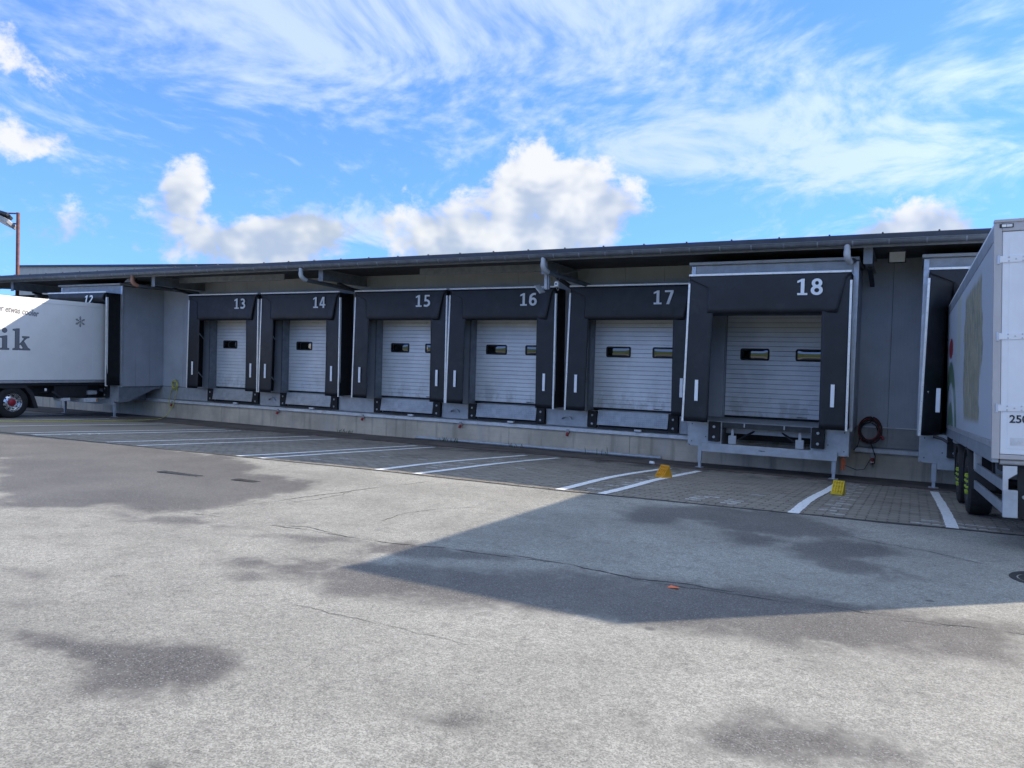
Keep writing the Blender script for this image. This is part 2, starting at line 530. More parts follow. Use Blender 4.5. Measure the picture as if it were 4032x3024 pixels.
M['line'] = line_mat()
M['soil'] = mat('joint_soil', (0.012, 0.011, 0.010), 0.95, var=0.4, vscale=6)
M['apron'] = mat('apron', (0.12, 0.10, 0.085), 0.88, var=0.35, vscale=1.2, bump=0.3, bscale=60, dirt=0.7, dirtcol=(0.028, 0.026, 0.024))
M['crack'] = mat('crack_tar', (0.045, 0.043, 0.039), 0.9, var=0.4, vscale=12)
M['meadow'] = mat('meadow', (0.115, 0.15, 0.035), 0.9, var=0.35, vscale=0.15)


# ------------------------------------------------------------------ mesh builder
class MB:
    def __init__(self):
        self.v = []
        self.f = []
        self.mi = []
        self.cur = 0

    def face(self, idx):
        self.f.append(tuple(idx))
        self.mi.append(self.cur)

    def box(self, x0, x1, y0, y1, z0, z1):
        b = len(self.v)
        self.v += [(x0, y0, z0), (x1, y0, z0), (x1, y1, z0), (x0, y1, z0), (x0, y0, z1), (x1, y0, z1), (x1, y1, z1), (x0, y1, z1)]
        for q in ((0, 3, 2, 1), (4, 5, 6, 7), (0, 1, 5, 4), (1, 2, 6, 5), (2, 3, 7, 6), (3, 0, 4, 7)):
            self.face([b + i for i in q])
        return self

    def obox(self, p0, p1, w, h, up=(0, 0, 1)):
        """bar from p0 to p1, w wide, h along up"""
        p0 = Vector(p0); p1 = Vector(p1)
        a = (p1 - p0).normalized()
        u = Vector(up)
        s = a.cross(u)
        if s.length < 1e-5:
            s = a.cross(Vector((1, 0, 0)))
        s.normalize()
        u = s.cross(a).normalized()
        b = len(self.v)
        for p in (p0, p1):
            for (i, j) in ((-1, -1), (1, -1), (1, 1), (-1, 1)):
                self.v.append(tuple(p + s * (i * w / 2) + u * (j * h / 2)))
        for q in ((0, 3, 2, 1), (4, 5, 6, 7), (0, 1, 5, 4), (1, 2, 6, 5), (2, 3, 7, 6), (3, 0, 4, 7)):
            self.face([b + i for i in q])
        return self

    def tube(self, path, r, n=8, closed=False, caps=True):
        path = [Vector(p) for p in path]
        m = len(path)
        b = len(self.v)
        ref = None
        for i, p in enumerate(path):
            if closed:
                t = path[(i + 1) % m] - path[i - 1]
            else:
                t = path[min(i + 1, m - 1)] - path[max(i - 1, 0)]
            t.normalize()
            if ref is None:
                ref = t.cross(Vector((0, 0, 1)))
                if ref.length < 1e-3:
                    ref = t.cross(Vector((1, 0, 0)))
            ref = (ref - t * ref.dot(t)).normalized()
            o = t.cross(ref)
            rr = r[i] if hasattr(r, '__len__') else r
            for k in range(n):
                a = 2 * math.pi * k / n
                self.v.append(tuple(p + ref * (math.cos(a) * rr) + o * (math.sin(a) * rr)))
        for i in range(m if closed else m - 1):
            for k in range(n):
                i2 = (i + 1) % m
                self.face((b + i * n + k, b + i * n + (k + 1) % n, b + i2 * n + (k + 1) % n, b + i2 * n + k))
        if caps and not closed:
            self.face([b + k for k in range(n)][::-1])
            self.face([b + (m - 1) * n + k for k in range(n)])
        return self

    def prism(self, poly, axis, a0, a1):
        """poly: 2D points; axis 'x': (y,z), 'y': (x,z), 'z': (x,y)"""
        def P3(p, a):
            if axis == 'x': return (a, p[0], p[1])
            if axis == 'y': return (p[0], a, p[1])
            return (p[0], p[1], a)
        b = len(self.v)
        n = len(poly)
        self.v += [P3(p, a0) for p in poly] + [P3(p, a1) for p in poly]
        self.face(list(range(b, b + n))[::-1])
        self.face(list(range(b + n, b + 2 * n)))
        for i in range(n):
            j = (i + 1) % n
            self.face((b + i, b + j, b + n + j, b + n + i))
        return self

    def lathe(self, prof, n=32, axis='x', c=(0, 0, 0)):
        """prof: list of (axial, radius)"""
        b = len(self.v)
        for (a, r) in prof:
            for k in range(n):
                t = 2 * math.pi * k / n
                if axis == 'x': p = (a, r * math.cos(t), r * math.sin(t))
                elif axis == 'y': p = (r * math.cos(t), a, r * math.sin(t))
                else: p = (r * math.cos(t), r * math.sin(t), a)
                self.v.append((p[0] + c[0], p[1] + c[1], p[2] + c[2]))
        for i in range(len(prof) - 1):
            for k in range(n):
                k2 = (k + 1) % n
                self.face((b + i * n + k, b + i * n + k2, b + (i + 1) * n + k2, b + (i + 1) * n + k))
        return self

    def grid(self, fn, nu, nv):
        b = len(self.v)
        for j in range(nv + 1):
            for i in range(nu + 1):
                self.v.append(tuple(fn(i / nu, j / nv)))
        for j in range(nv):
            for i in range(nu):
                q = b + j * (nu + 1) + i
                self.face((q, q + 1, q + nu + 2, q + nu + 1))
        return self

    def mesh(self, name, mats):
        me = bpy.data.meshes.new(name)
        me.from_pydata(self.v, [], self.f)
        for m_ in (mats if isinstance(mats, (list, tuple)) else [mats]):
            me.materials.append(M[m_] if isinstance(m_, str) else m_)
        if any(self.mi):
            me.polygons.foreach_set('material_index', self.mi)
        me.update()
        return me

    def build(self, name, mats, parent=None, bevel=0.0, smooth=False, solid=0.0, loc=None, recalc=True):
        me = self.mesh(name, mats)
        if recalc:
            import bmesh
            bm = bmesh.new()
            bm.from_mesh(me)
            bmesh.ops.recalc_face_normals(bm, faces=bm.faces)
            bm.to_mesh(me)
            bm.free()
        o = bpy.data.objects.new(name, me)
        COL.objects.link(o)
        if parent is not None:
            o.parent = parent
        if loc is not None:
            o.location = loc
        if smooth:
            me.polygons.foreach_set('use_smooth', [True] * len(me.polygons))
            if smooth != 'all':
                try:
                    me.set_sharp_from_angle(angle=R(38))
                except Exception:
                    pass
        if solid:
            s = o.modifiers.new('solid', 'SOLIDIFY')
            s.thickness = solid
            s.offset = 0
        if bevel:
            bv = o.modifiers.new('bevel', 'BEVEL')
            bv.width = bevel
            bv.segments = 2
            bv.limit_method = 'ANGLE'
        return o


def link_mesh(name, me, parent=None, loc=(0, 0, 0), rot=(0, 0, 0)):
    o = bpy.data.objects.new(name, me)
    COL.objects.link(o)
    o.parent = parent
    o.location = loc
    o.rotation_euler = rot
    return o


def thing(name, label, cat, loc=(0, 0, 0), rz=0.0, group=None):
    o = bpy.data.objects.new(name, None)
    o.empty_display_size = 0.2
    COL.objects.link(o)
    o.location = loc
    o.rotation_euler = (0, 0, rz)
    o['label'] = label
    o['category'] = cat
    if group:
        o['group'] = group
    return o


def tag(o, label, cat, group=None):
    o['label'] = label
    o['category'] = cat
    if group:
        o['group'] = group
    return o


def text_mesh(s, size, offset=0.0, extrude=0.003, mat_='digits', shear=0.0, space=1.0, sx=1.0):
    """flat lettering in the x-z plane, facing -y, left aligned at the baseline"""
    cu = bpy.data.curves.new('lettering', 'FONT')
    cu.body = s
    cu.size = size
    cu.offset = offset
    cu.extrude = extrude
    cu.shear = shear
    cu.space_character = space
    cu.resolution_u = 6
    o = bpy.data.objects.new('lettering', cu)
    COL.objects.link(o)
    dg = bpy.context.evaluated_depsgraph_get()
    me = bpy.data.meshes.new_from_object(o.evaluated_get(dg))
    bpy.data.objects.remove(o)
    bpy.data.curves.remove(cu)
    me.transform(Matrix.Rotation(R(90), 4, 'X') @ Matrix.Scale(sx, 4, (1, 0, 0)))
    me.materials.clear()
    me.materials.append(M[mat_])
    return me


def arc(cx, cy, rx_, ry_, a0, a1, n):
    return [(cx + rx_ * math.cos(R(a0 + (a1 - a0) * i / n)), cy + ry_ * math.sin(R(a0 + (a1 - a0) * i / n))) for i in range(n + 1)]


def ribbon(path, w, closed=False):
    """outline polygons of a thick stroke: list of quads joined as one strip"""
    n = len(path)
    L_, R_ = [], []
    for i in range(n):
        if closed:
            a, c = path[i - 1], path[(i + 1) % n]
        else:
            a, c = path[max(i - 1, 0)], path[min(i + 1, n - 1)]
        b = path[i]
        d1 = Vector((b[0] - a[0], b[1] - a[1]))
        d2 = Vector((c[0] - b[0], c[1] - b[1]))
        if d1.length < 1e-9: d1 = d2
        if d2.length < 1e-9: d2 = d1
        d1.normalize(); d2.normalize()
        n1 = Vector((-d1.y, d1.x)); n2 = Vector((-d2.y, d2.x))
        m = n1 + n2
        m = n1 if m.length < 1e-6 else m.normalized()
        k = w / 2 / max(0.45, m.dot(n1))
        L_.append((b[0] + m.x * k, b[1] + m.y * k))
        R_.append((b[0] - m.x * k, b[1] - m.y * k))
    return L_, R_


def digit_strokes(ch):
    """strokes of a bold humanist digit in a 0..0.54 x 0..1 box: ('r', path, width, closed) or ('p', polygon)"""
    W = 0.165
    if ch == '1':
        return [('p', [(0.06, 0.0), (0.53, 0.0), (0.53, 0.125), (0.385, 0.125), (0.385, 1.0), (0.255, 1.0), (0.045, 0.87), (0.045, 0.745), (0.215, 0.825), (0.215, 0.125), (0.06, 0.125)])]
    if ch == '2':
        return [('r', [(0.045, 0.865)] + arc(0.245, 0.735, 0.20, 0.185, 115, -25, 14) + [(0.30, 0.44), (0.10, 0.20), (0.075, 0.065)] + [(0.075, 0.065), (0.53, 0.065)], W, False)]
    if ch == '3':
        return [('r', [(0.06, 0.875)] + arc(0.235, 0.735, 0.185, 0.185, 100, -75, 12) + [(0.18, 0.525)], W, False), ('r', [(0.18, 0.520)] + arc(0.225, 0.295, 0.225, 0.215, 75, -105, 14) + [(0.03, 0.125)], W, False)]
    if ch == '4':
        return [('p', [(0.0, 0.21), (0.56, 0.21), (0.56, 0.335), (0.0, 0.335)]), ('p', [(0.30, 0.0), (0.455, 0.0), (0.455, 1.0), (0.30, 1.0)]), ('p', [(0.0, 0.335), (0.145, 0.335), (0.40, 1.0), (0.255, 1.0)])]
    if ch == '5':
        return [('p', [(0.09, 0.865), (0.49, 0.865), (0.49, 1.0), (0.09, 1.0)]), ('p', [(0.07, 0.46), (0.22, 0.50), (0.22, 0.87), (0.09, 0.87)]), ('r', [(0.11, 0.53)] + arc(0.22, 0.315, 0.24, 0.235, 85, -105, 16) + [(0.03, 0.115)], W, False)]
    if ch == '6':
        return [('r', arc(0.275, 0.32, 0.19, 0.24, 0, 360, 26)[:-1], W, True), ('r', [(0.085, 0.32), (0.095, 0.52)] + arc(0.37, 0.60, 0.275, 0.325, 165, 90, 9) + [(0.47, 0.915)], W, False)]
    if ch == '7':
        return [('p', [(0.02, 0.865), (0.535, 0.865), (0.535, 1.0), (0.02, 1.0)]), ('p', [(0.12, 0.0), (0.295, 0.0), (0.535, 0.87), (0.36, 0.87)])]
    if ch == '8':
        return [('r', arc(0.275, 0.725, 0.165, 0.195, 0, 360, 24)[:-1], W * .95, True), ('r', arc(0.275, 0.285, 0.195, 0.215, 0, 360, 26)[:-1], W, True)]
    if ch == '9':
        return [('r', arc(0.265, 0.68, 0.19, 0.24, 0, 360, 26)[:-1], W, True), ('r', [(0.455, 0.68), (0.445, 0.48)] + arc(0.17, 0.40, 0.275, 0.325, -15, -90, 9) + [(0.07, 0.085)], W, False)]
    return []


def number_mesh(txt, h, mat_, shear=0.0):
    """bold numerals in the x-z plane facing -y"""
    mb = MB()
    x0 = 0.0
    for ch in txt:
        for k, st in enumerate(digit_strokes(ch)):
            y0, y1 = -0.0012 * k - 0.003, 0.0
            T = lambda p: ((x0 + p[0] + shear * p[1]) * h, p[1] * h)
            if st[0] == 'p':
                mb.prism([T(p) for p in st[1]], 'y', y0, y1)
            else:
                L_, R_ = ribbon(st[1], st[2], st[3])
                n = len(L_)
                b = len(mb.v)
                for yy in (y0, y1):
                    for pl in (L_, R_):
                        mb.v += [(T(p)[0], yy, T(p)[1]) for p in pl]
                for i in range(n if st[3] else n - 1):
                    j = (i + 1) % n
                    mb.face((b + i, b + j, b + n + j, b + n + i))
                    mb.face((b + 2 * n + i, b + 3 * n + i, b + 3 * n + j, b + 2 * n + j))
                    mb.face((b + i, b + 2 * n + i, b + 2 * n + j, b + j))
                    mb.face((b + n + i, b + n + j, b + 3 * n + j, b + 3 * n + i))
        x0 += 0.68
    return mb.mesh('number', mat_)


def bounds(me):
    a = np.empty(len(me.vertices) * 3)
    me.vertices.foreach_get('co', a)
    a = a.reshape(-1, 3)
    return a.min(0), a.max(0)


# ------------------------------------------------------------------ ground heights
YBX = [-60, -19, -11, -7.8, -4.5, -2, .5, 6, 60]
YBY = [-8.9, -8.9, -9.18, -9.25, -9.20, -8.93, -8.62, -8.2, -8.2]


def yb(X): return float(np.interp(X, YBX, YBY))


def s1(X): return float(np.interp(X, [-28, -8, 60], [.030, .058, .058]))


def gz(X, Y):
    b = yb(X)
    if Y > b:
        return -s1(X) * min(Y, 0.0)
    return -s1(X) * b + .016 * min(b - Y, 14.0)


# ------------------------------------------------------------------ yard (asphalt sheet to the horizon)
# damp and dark patches of the asphalt: (strength, outline in metres)
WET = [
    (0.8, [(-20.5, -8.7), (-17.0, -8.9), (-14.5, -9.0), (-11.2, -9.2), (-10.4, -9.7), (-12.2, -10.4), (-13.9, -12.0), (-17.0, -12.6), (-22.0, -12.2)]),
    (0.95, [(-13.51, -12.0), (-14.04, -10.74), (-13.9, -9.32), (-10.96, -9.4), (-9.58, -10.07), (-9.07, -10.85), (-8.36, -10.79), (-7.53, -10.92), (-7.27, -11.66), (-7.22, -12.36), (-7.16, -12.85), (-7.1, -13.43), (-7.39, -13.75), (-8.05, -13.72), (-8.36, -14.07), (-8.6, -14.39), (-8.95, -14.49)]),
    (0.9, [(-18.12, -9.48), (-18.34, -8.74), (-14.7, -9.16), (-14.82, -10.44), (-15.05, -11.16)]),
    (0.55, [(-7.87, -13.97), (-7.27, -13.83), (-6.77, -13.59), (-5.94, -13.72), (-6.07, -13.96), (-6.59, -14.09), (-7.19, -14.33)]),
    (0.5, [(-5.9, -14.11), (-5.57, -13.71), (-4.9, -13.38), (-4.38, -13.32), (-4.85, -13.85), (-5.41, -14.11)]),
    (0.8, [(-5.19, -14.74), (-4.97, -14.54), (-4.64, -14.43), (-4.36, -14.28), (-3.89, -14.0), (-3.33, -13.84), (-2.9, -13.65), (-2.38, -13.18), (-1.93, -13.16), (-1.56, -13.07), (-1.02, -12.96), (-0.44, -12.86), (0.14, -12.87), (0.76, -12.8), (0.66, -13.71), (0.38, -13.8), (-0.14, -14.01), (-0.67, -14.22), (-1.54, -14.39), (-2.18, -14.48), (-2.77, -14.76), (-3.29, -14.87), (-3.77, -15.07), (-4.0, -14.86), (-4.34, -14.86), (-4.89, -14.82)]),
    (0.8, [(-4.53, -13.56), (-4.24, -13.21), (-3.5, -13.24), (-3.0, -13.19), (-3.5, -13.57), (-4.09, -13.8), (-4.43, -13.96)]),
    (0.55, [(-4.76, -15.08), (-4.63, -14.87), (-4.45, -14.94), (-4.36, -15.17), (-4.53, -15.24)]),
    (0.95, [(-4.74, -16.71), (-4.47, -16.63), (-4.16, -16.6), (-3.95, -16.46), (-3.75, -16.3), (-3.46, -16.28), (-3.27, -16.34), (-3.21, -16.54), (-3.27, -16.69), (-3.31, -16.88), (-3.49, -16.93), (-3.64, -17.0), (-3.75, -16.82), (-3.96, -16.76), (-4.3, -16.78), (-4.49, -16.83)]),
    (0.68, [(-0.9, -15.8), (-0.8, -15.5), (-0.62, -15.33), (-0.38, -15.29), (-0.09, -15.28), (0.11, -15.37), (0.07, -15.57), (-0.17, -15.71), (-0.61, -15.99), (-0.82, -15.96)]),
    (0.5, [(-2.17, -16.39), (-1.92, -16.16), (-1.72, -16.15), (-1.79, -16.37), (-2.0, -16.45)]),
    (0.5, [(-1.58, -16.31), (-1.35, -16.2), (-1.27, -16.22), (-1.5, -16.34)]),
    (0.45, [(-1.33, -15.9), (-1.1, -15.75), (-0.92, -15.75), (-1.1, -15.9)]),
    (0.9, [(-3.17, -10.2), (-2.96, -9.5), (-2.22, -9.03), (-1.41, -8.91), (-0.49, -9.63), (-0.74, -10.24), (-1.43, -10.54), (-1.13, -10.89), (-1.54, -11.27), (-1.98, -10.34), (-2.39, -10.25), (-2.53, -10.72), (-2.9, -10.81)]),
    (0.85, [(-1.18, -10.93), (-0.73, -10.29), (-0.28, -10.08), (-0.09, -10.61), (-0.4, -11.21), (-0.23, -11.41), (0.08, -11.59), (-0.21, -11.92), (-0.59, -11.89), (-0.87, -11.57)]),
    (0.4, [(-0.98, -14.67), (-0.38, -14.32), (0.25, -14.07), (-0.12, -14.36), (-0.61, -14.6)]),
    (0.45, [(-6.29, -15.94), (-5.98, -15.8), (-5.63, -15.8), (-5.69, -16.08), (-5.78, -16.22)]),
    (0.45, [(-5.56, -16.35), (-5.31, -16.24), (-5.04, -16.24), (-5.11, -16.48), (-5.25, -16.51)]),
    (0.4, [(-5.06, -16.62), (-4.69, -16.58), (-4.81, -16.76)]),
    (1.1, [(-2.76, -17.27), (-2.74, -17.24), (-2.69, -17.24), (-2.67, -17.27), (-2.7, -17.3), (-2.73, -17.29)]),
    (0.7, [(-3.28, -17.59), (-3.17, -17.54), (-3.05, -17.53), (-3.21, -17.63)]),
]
xs = sorted(set([-600, -300, -150, -90, -60, -45, -40, -36, -32, -29, -27, -25] + [round(-24 + 0.1 * i, 3) for i in range(290)] + [7, 10, 15, 20, 30, 45, 60, 90, 150, 300, 600] + YBX))
ss_ = [round(0.1 * i, 3) for i in range(110)] + [11.5, 12, 13, 14, 18, 25, 40, 70, 120, 250, 600]
XX, SS = np.meshgrid(np.array(xs), np.array(ss_))
BB = np.interp(XX, YBX, YBY)
S1A = np.interp(XX, [-28, -8, 60], [.030, .058, .058])
YY = BB - SS
ZZ = -S1A * BB + .016 * np.minimum(SS, 14.0)


def poly_field(poly, soft):
    """1 inside, 0 outside, with a soft edge"""
    P_ = np.array(poly)
    dmin = np.full(XX.shape, 1e9)
    ins = np.zeros(XX.shape, bool)
    for i in range(len(P_)):
        (xa, ya), (xb, yb_) = P_[i], P_[(i + 1) % len(P_)]
        dx, dy = xb - xa, yb_ - ya
        t = np.clip(((XX - xa) * dx + (YY - ya) * dy) / (dx * dx + dy * dy + 1e-9), 0, 1)
        dmin = np.minimum(dmin, np.hypot(XX - xa - t * dx, YY - ya - t * dy))
        cr = ((ya > YY) != (yb_ > YY)) & (XX < (xb - xa) * (YY - ya) / (yb_ - ya + 1e-12) + xa)
        ins ^= cr
    sd_ = np.where(ins, dmin, -dmin)
    return np.clip(0.5 + sd_ / (2 * soft), 0, 1)


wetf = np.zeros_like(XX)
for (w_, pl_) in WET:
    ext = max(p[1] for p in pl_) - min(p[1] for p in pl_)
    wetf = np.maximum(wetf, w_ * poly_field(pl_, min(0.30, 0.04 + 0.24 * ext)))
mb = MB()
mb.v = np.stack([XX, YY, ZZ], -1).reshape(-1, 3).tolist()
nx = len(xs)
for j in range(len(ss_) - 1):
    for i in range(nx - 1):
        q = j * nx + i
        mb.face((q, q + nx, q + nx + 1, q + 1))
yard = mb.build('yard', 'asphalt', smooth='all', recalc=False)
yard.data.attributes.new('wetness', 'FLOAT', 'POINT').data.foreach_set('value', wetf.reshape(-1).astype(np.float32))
yard['kind'] = 'structure'
yard['label'] = 'patched grey asphalt yard with wet patches in front of the docks'

# ground behind the building and outer land
mb = MB()
mb.v += [(-600, 0.5, -0.02), (600, 0.5, -0.02), (600, 700, -0.02), (-600, 700, -0.02)]
mb.face((0, 1, 2, 3))
back = mb.build('ground', 'apron', recalc=False)
back['kind'] = 'structure'
mb = MB()
mb.v += [(-600, -600, 26), (600, -600, 26), (600, -160, 13), (-600, -160, 13), (600, -50, 0.95), (-600, -50, 0.95)]
mb.face((0, 1, 2, 3))
mb.face((3, 2, 4, 5))
o = mb.build('meadow', 'meadow', recalc=False)
o['kind'] = 'structure'

# ------------------------------------------------------------------ paving
APR = -2.30          # the drain line; pavers from here out to the asphalt
PX0, PX1 = -18.0, 4.25
mb = MB()
xl = sorted(set([-60, -45, -40] + list(np.arange(-36, 12.1, 1.0)) + [30, 60] + YBX + [PX0, PX1]))
for (t_list, sub) in (((0.5, 0.0, -0.6, -1.2, -1.8, APR), 'apron'),):
    base = len(mb.v)
    for y in t_list:
        for x in xl:
            mb.v.append((x, y, gz(x, y)))
    n_ = len(xl)
    for j in range(len(t_list) - 1):
        for i in range(n_ - 1):
            q = base + j * n_ + i
            mb.face((q, q + n_, q + n_ + 1, q + 1))
apron = mb.build('dock_apron', 'apron', smooth='all', recalc=False)
apron['kind'] = 'structure'
mb = MB()
for inside in (False, True):
    mb.cur = 1 if inside else 0
    for i in range(len(xl) - 1):
        a, b_ = xl[i], xl[i + 1]
        if (a >= PX0 and b_ <= PX1) != inside:
            continue
        dz = -0.030 if inside else -0.002
        base = len(mb.v)
        for t in np.linspace(0, 1, 8):
            for x in (a, b_):
                y = APR + (yb(x) - APR) * t
                mb.v.append((x, y, gz(x, y) + dz))
        for j in range(7):
            q = base + 2 * j
            mb.face((q, q + 2, q + 3, q + 1))
# vertical edge where the asphalt stops
paving = mb.build('block_paving', ['paver', 'soil'], recalc=False)
paving['kind'] = 'structure'
paving['label'] = 'brown concrete block paving sloping down to the loading docks'

PW, PH, CX, CY = 0.25, 0.125, 0.021, 0.052
hw, hh = PW / 2 - 0.0035, PH / 2 - 0.0012
OCT = [(-hw + CX, -hh), (hw - CX, -hh), (hw, -hh + CY), (hw, hh - CY), (hw - CX, hh), (-hw + CX, hh), (-hw, hh - CY), (-hw, -hh + CY)]
cells = []
row = 0
y = APR - PH / 2
while y > -9.6:
    off = 0.0 if row % 2 == 0 else PW / 2
    x = PX0 + PW / 2 + off
    while x < PX1 - PW / 2:
        if y - PH / 2 > yb(x) + 0.01:
            cells.append((x, y))
        x += PW
    y -= PH
    row += 1
C = np.array(cells)


def paint_flag(x, y):
    r_ = int(round((APR - PH / 2 - y) / PH))
    if abs(x + 0.93) < 0.13 and r_ % 3 == 0 and y < -2.6:
        return True
    if abs(x + 4.22) < 0.13 and r_ % 3 == 1 and y < -3.0 and rnd.random() < 0.75:
        return True
    if abs(x + 7.75) < 0.13 and r_ % 3 == 2 and -8 < y < -3.4 and rnd.random() < 0.5:
        return True
    u, w = (x + 2.5) / 0.33, (y + 8.22) / 0.38
    if abs(u) < 1.0 and abs(w) < 1.0 and (abs(u) > 0.55 or abs(w) > 0.75 or abs(w) < 0.18) and rnd.random() < 0.7:
        return True
    if abs(x - 0.55) < 0.45 and -8.4 < y < -7.9 and r_ % 3 == 0:
        return True
    if rnd.random() < 0.0016:
        return True
    return False


dist = np.hypot(C[:, 0] - 0.0, C[:, 1] + 19.4)
vis = (C[:, 0] < 1.0) & ((C[:, 0] < 0.75) | (C[:, 1] < -7.2))
order = np.argsort(np.where(vis, dist, 1e9))
near_ids = set(order[:300].tolist())


def paver_proto(name, m_):
    q = MB()
    q.v += [(p[0], p[1], 0.0) for p in OCT] + [(p[0], p[1], -0.034) for p in OCT]
    q.face(list(range(8)))
    for i in range(8):
        j = (i + 1) % 8
        q.face((j, i, 8 + i, 8 + j))
    return q.mesh(name, m_)


pm = [paver_proto('paver', 'paver'), paver_proto('paver', 'paverpaint')]
fv, ff, fm, fs = [], [], [], []
for i, (x, y) in enumerate(cells):
    p = paint_flag(x, y)
    z = gz(x, y) + rnd.uniform(-0.0022, 0.0022)
    tx = math.atan(-s1(x)) + rnd.uniform(-0.006, 0.006)
    ty = rnd.uniform(-0.006, 0.006)
    if i in near_ids:
        link_mesh('paver', pm[1 if p else 0], paving, (x, y, z), (tx, ty, rnd.uniform(-0.01, 0.01)))
    else:
        b_ = len(fv)
        for dz in (0.0, -0.034):
            for (px, py) in OCT:
                fv.append((x + px, y + py, z + dz + py * math.tan(tx) - px * ty))
        ff.append(tuple(range(b_, b_ + 8)))
        for a in range(8):
            c = (a + 1) % 8
            ff.append((b_ + c, b_ + a, b_ + 8 + a, b_ + 8 + c))
        fm += [1 if p else 0] * 9
        fs += [rnd.random()] * 9
me = bpy.data.meshes.new('paver_field')
me.from_pydata(fv, [], ff)
me.materials.append(M['paver'])
me.materials.append(M['paverpaint'])
me.polygons.foreach_set('material_index', fm)
at = me.attributes.new('shade', 'FLOAT', 'FACE')
at.data.foreach_set('value', fs)
o = link_mesh('paver_field', me, paving)
o['kind'] = 'stuff'

# drain channel along the foot of the slope
mb = MB()
for i in range(len(xl) - 1):
    a, b_ = xl[i], xl[i + 1]
    for (y0, y1, dz) in ((APR + 0.005, APR + 0.045, 0.008), (APR + 0.125, APR + 0.16, 0.008)):
        base = len(mb.v)
        for x in (a, b_):
            for (y, z) in ((y0, dz), (y1, dz), (y1, -0.02), (y0, -0.02)):
                mb.v.append((x, y, gz(x, y) + z))
        for k in range(4):
            mb.face((base + k, base + (k + 1) % 4, base + 4 + (k + 1) % 4, base + 4 + k))
o = mb.build('drain_channel', mat('drain_edge', (0.10, 0.06, 0.05), 0.7, 0.2, var=0.4, vscale=3), apron)

# painted bay lines
LINES = [[(-26.97, -3.9), (-26.92, -2.53)], [(-24.2, -8.6), (-24.18, -6.17), (-24.05, -2.73)], [(-21.6, -8.6), (-21.4, -5.39), (-21.15, -2.85)],
         [(-18.83, -8.74), (-18.68, -6.29), (-18.4, -2.85)], [(-18.05, -8.82), (-17.85, -6.27), (-17.71, -2.9)],
         [(-15.27, -8.88), (-15.12, -4.9), (-15.13, -2.85)], [(-14.1, -8.98), (-14.12, -5.83), (-14.08, -2.9)],
         [(-11.09, -9.12), (-11.12, -7.71), (-11.3, -5.47), (-11.45, -2.83)], [(-10.52, -9.12), (-10.66, -7.47), (-10.77, -5.25), (-10.9, -2.83)],
         [(-7.80, -9.18), (-8.05, -7.68), (-8.20, -5.58), (-8.18, -5.07), (-8.2, -2.95)], [(-7.07, -9.15), (-7.21, -7.71), (-7.36, -6.0), (-7.41, -4.76), (-7.39, -2.84)],
         [(-4.53, -9.14), (-4.63, -8.14), (-4.78, -6.46), (-4.79, -5.16), (-4.74, -3.54), (-4.68, -2.93)], [(-3.92, -9.08), (-3.95, -7.62), (-4.06, -6.18), (-4.02, -2.98)],
         [(-1.34, -8.86), (-1.37, -7.74), (-1.37, -6.43), (-1.30, -4.77), (-1.28, -3.0)], [(0.47, -8.60), (0.47, -7.07), (0.44, -5.16), (0.39, -2.81)]]
for ln in LINES:
    mb = MB()
    ys = [p[1] for p in ln]
    n_ = max(12, int((ys[-1] - ys[0]) / 0.12))
    for i in range(n_ + 1):
        y = ys[0] + (ys[-1] - ys[0]) * i / n_
        # smooth interpolation of the hand-painted line
        x = float(np.interp(y, ys, [p[0] for p in ln]))
        ym, yp = max(ys[0], y - .7), min(ys[-1], y + .7)
        x = 0.5 * x + 0.25 * (float(np.interp(ym, ys, [p[0] for p in ln])) + float(np.interp(yp, ys, [p[0] for p in ln])))
        w0 = 0.070 + rnd.uniform(-.006, .006)
        w1 = 0.070 + rnd.uniform(-.006, .006)
        for (xx) in (x - w0, x + w1):
            mb.v.append((xx, y, gz(xx, y) + 0.007))
    for i in range(n_):
        mb.face((2 * i, 2 * i + 1, 2 * i + 3, 2 * i + 2))
    mb.build('painted_line', 'line', paving, recalc=False)

# cracks in the asphalt
CR = [([(-6.95, -13.55), (-6.59, -13.5), (-5.91, -13.53), (-5.4, -13.43), (-4.89, -13.46), (-4.5, -13.43), (-3.92, -13.3), (-3.42, -13.28), (-2.82, -13.14), (-2.3, -13.19), (-2.04, -13.24), (-1.51, -13.17), (-0.8, -13.11), (-0.31, -13.13), (0.25, -13.1), (0.9, -13.0)], 0.011),
      ([(-5.9, -13.50), (-5.5, -13.36), (-5.05, -13.40), (-4.6, -13.36), (-4.1, -13.22), (-3.6, -13.17), (-3.1, -13.13), (-2.7, -13.16)], 0.006),
      ([(-2.0, -13.28), (-1.3, -13.22), (-0.7, -13.19), (-0.1, -13.20), (0.3, -13.12)], 0.006),
      ([(-7.01, -13.04), (-6.85, -12.39), (-6.8, -11.77), (-6.71, -11.12), (-6.6, -10.56), (-6.4, -9.59)], 0.013),
      ([(-7.1, -12.6), (-6.98, -12.0), (-6.9, -11.5), (-6.72, -11.0), (-6.68, -10.4)], 0.007),
      ([(-6.75, -12.5), (-6.6, -12.0), (-6.62, -11.5), (-6.7, -11.2)], 0.006),
      ([(-5.12, -12.6), (-5.19, -12.07), (-5.01, -11.55), (-4.72, -11.13)], 0.007),
      ([(-3.77, -15.38), (-3.5, -15.38), (-3.16, -15.36), (-2.83, -15.35), (-2.31, -15.35)], 0.0022),
      ([(-0.7, -9.9), (-0.3, -10.2), (0.2, -10.35), (0.7, -10.7)], 0.006)]
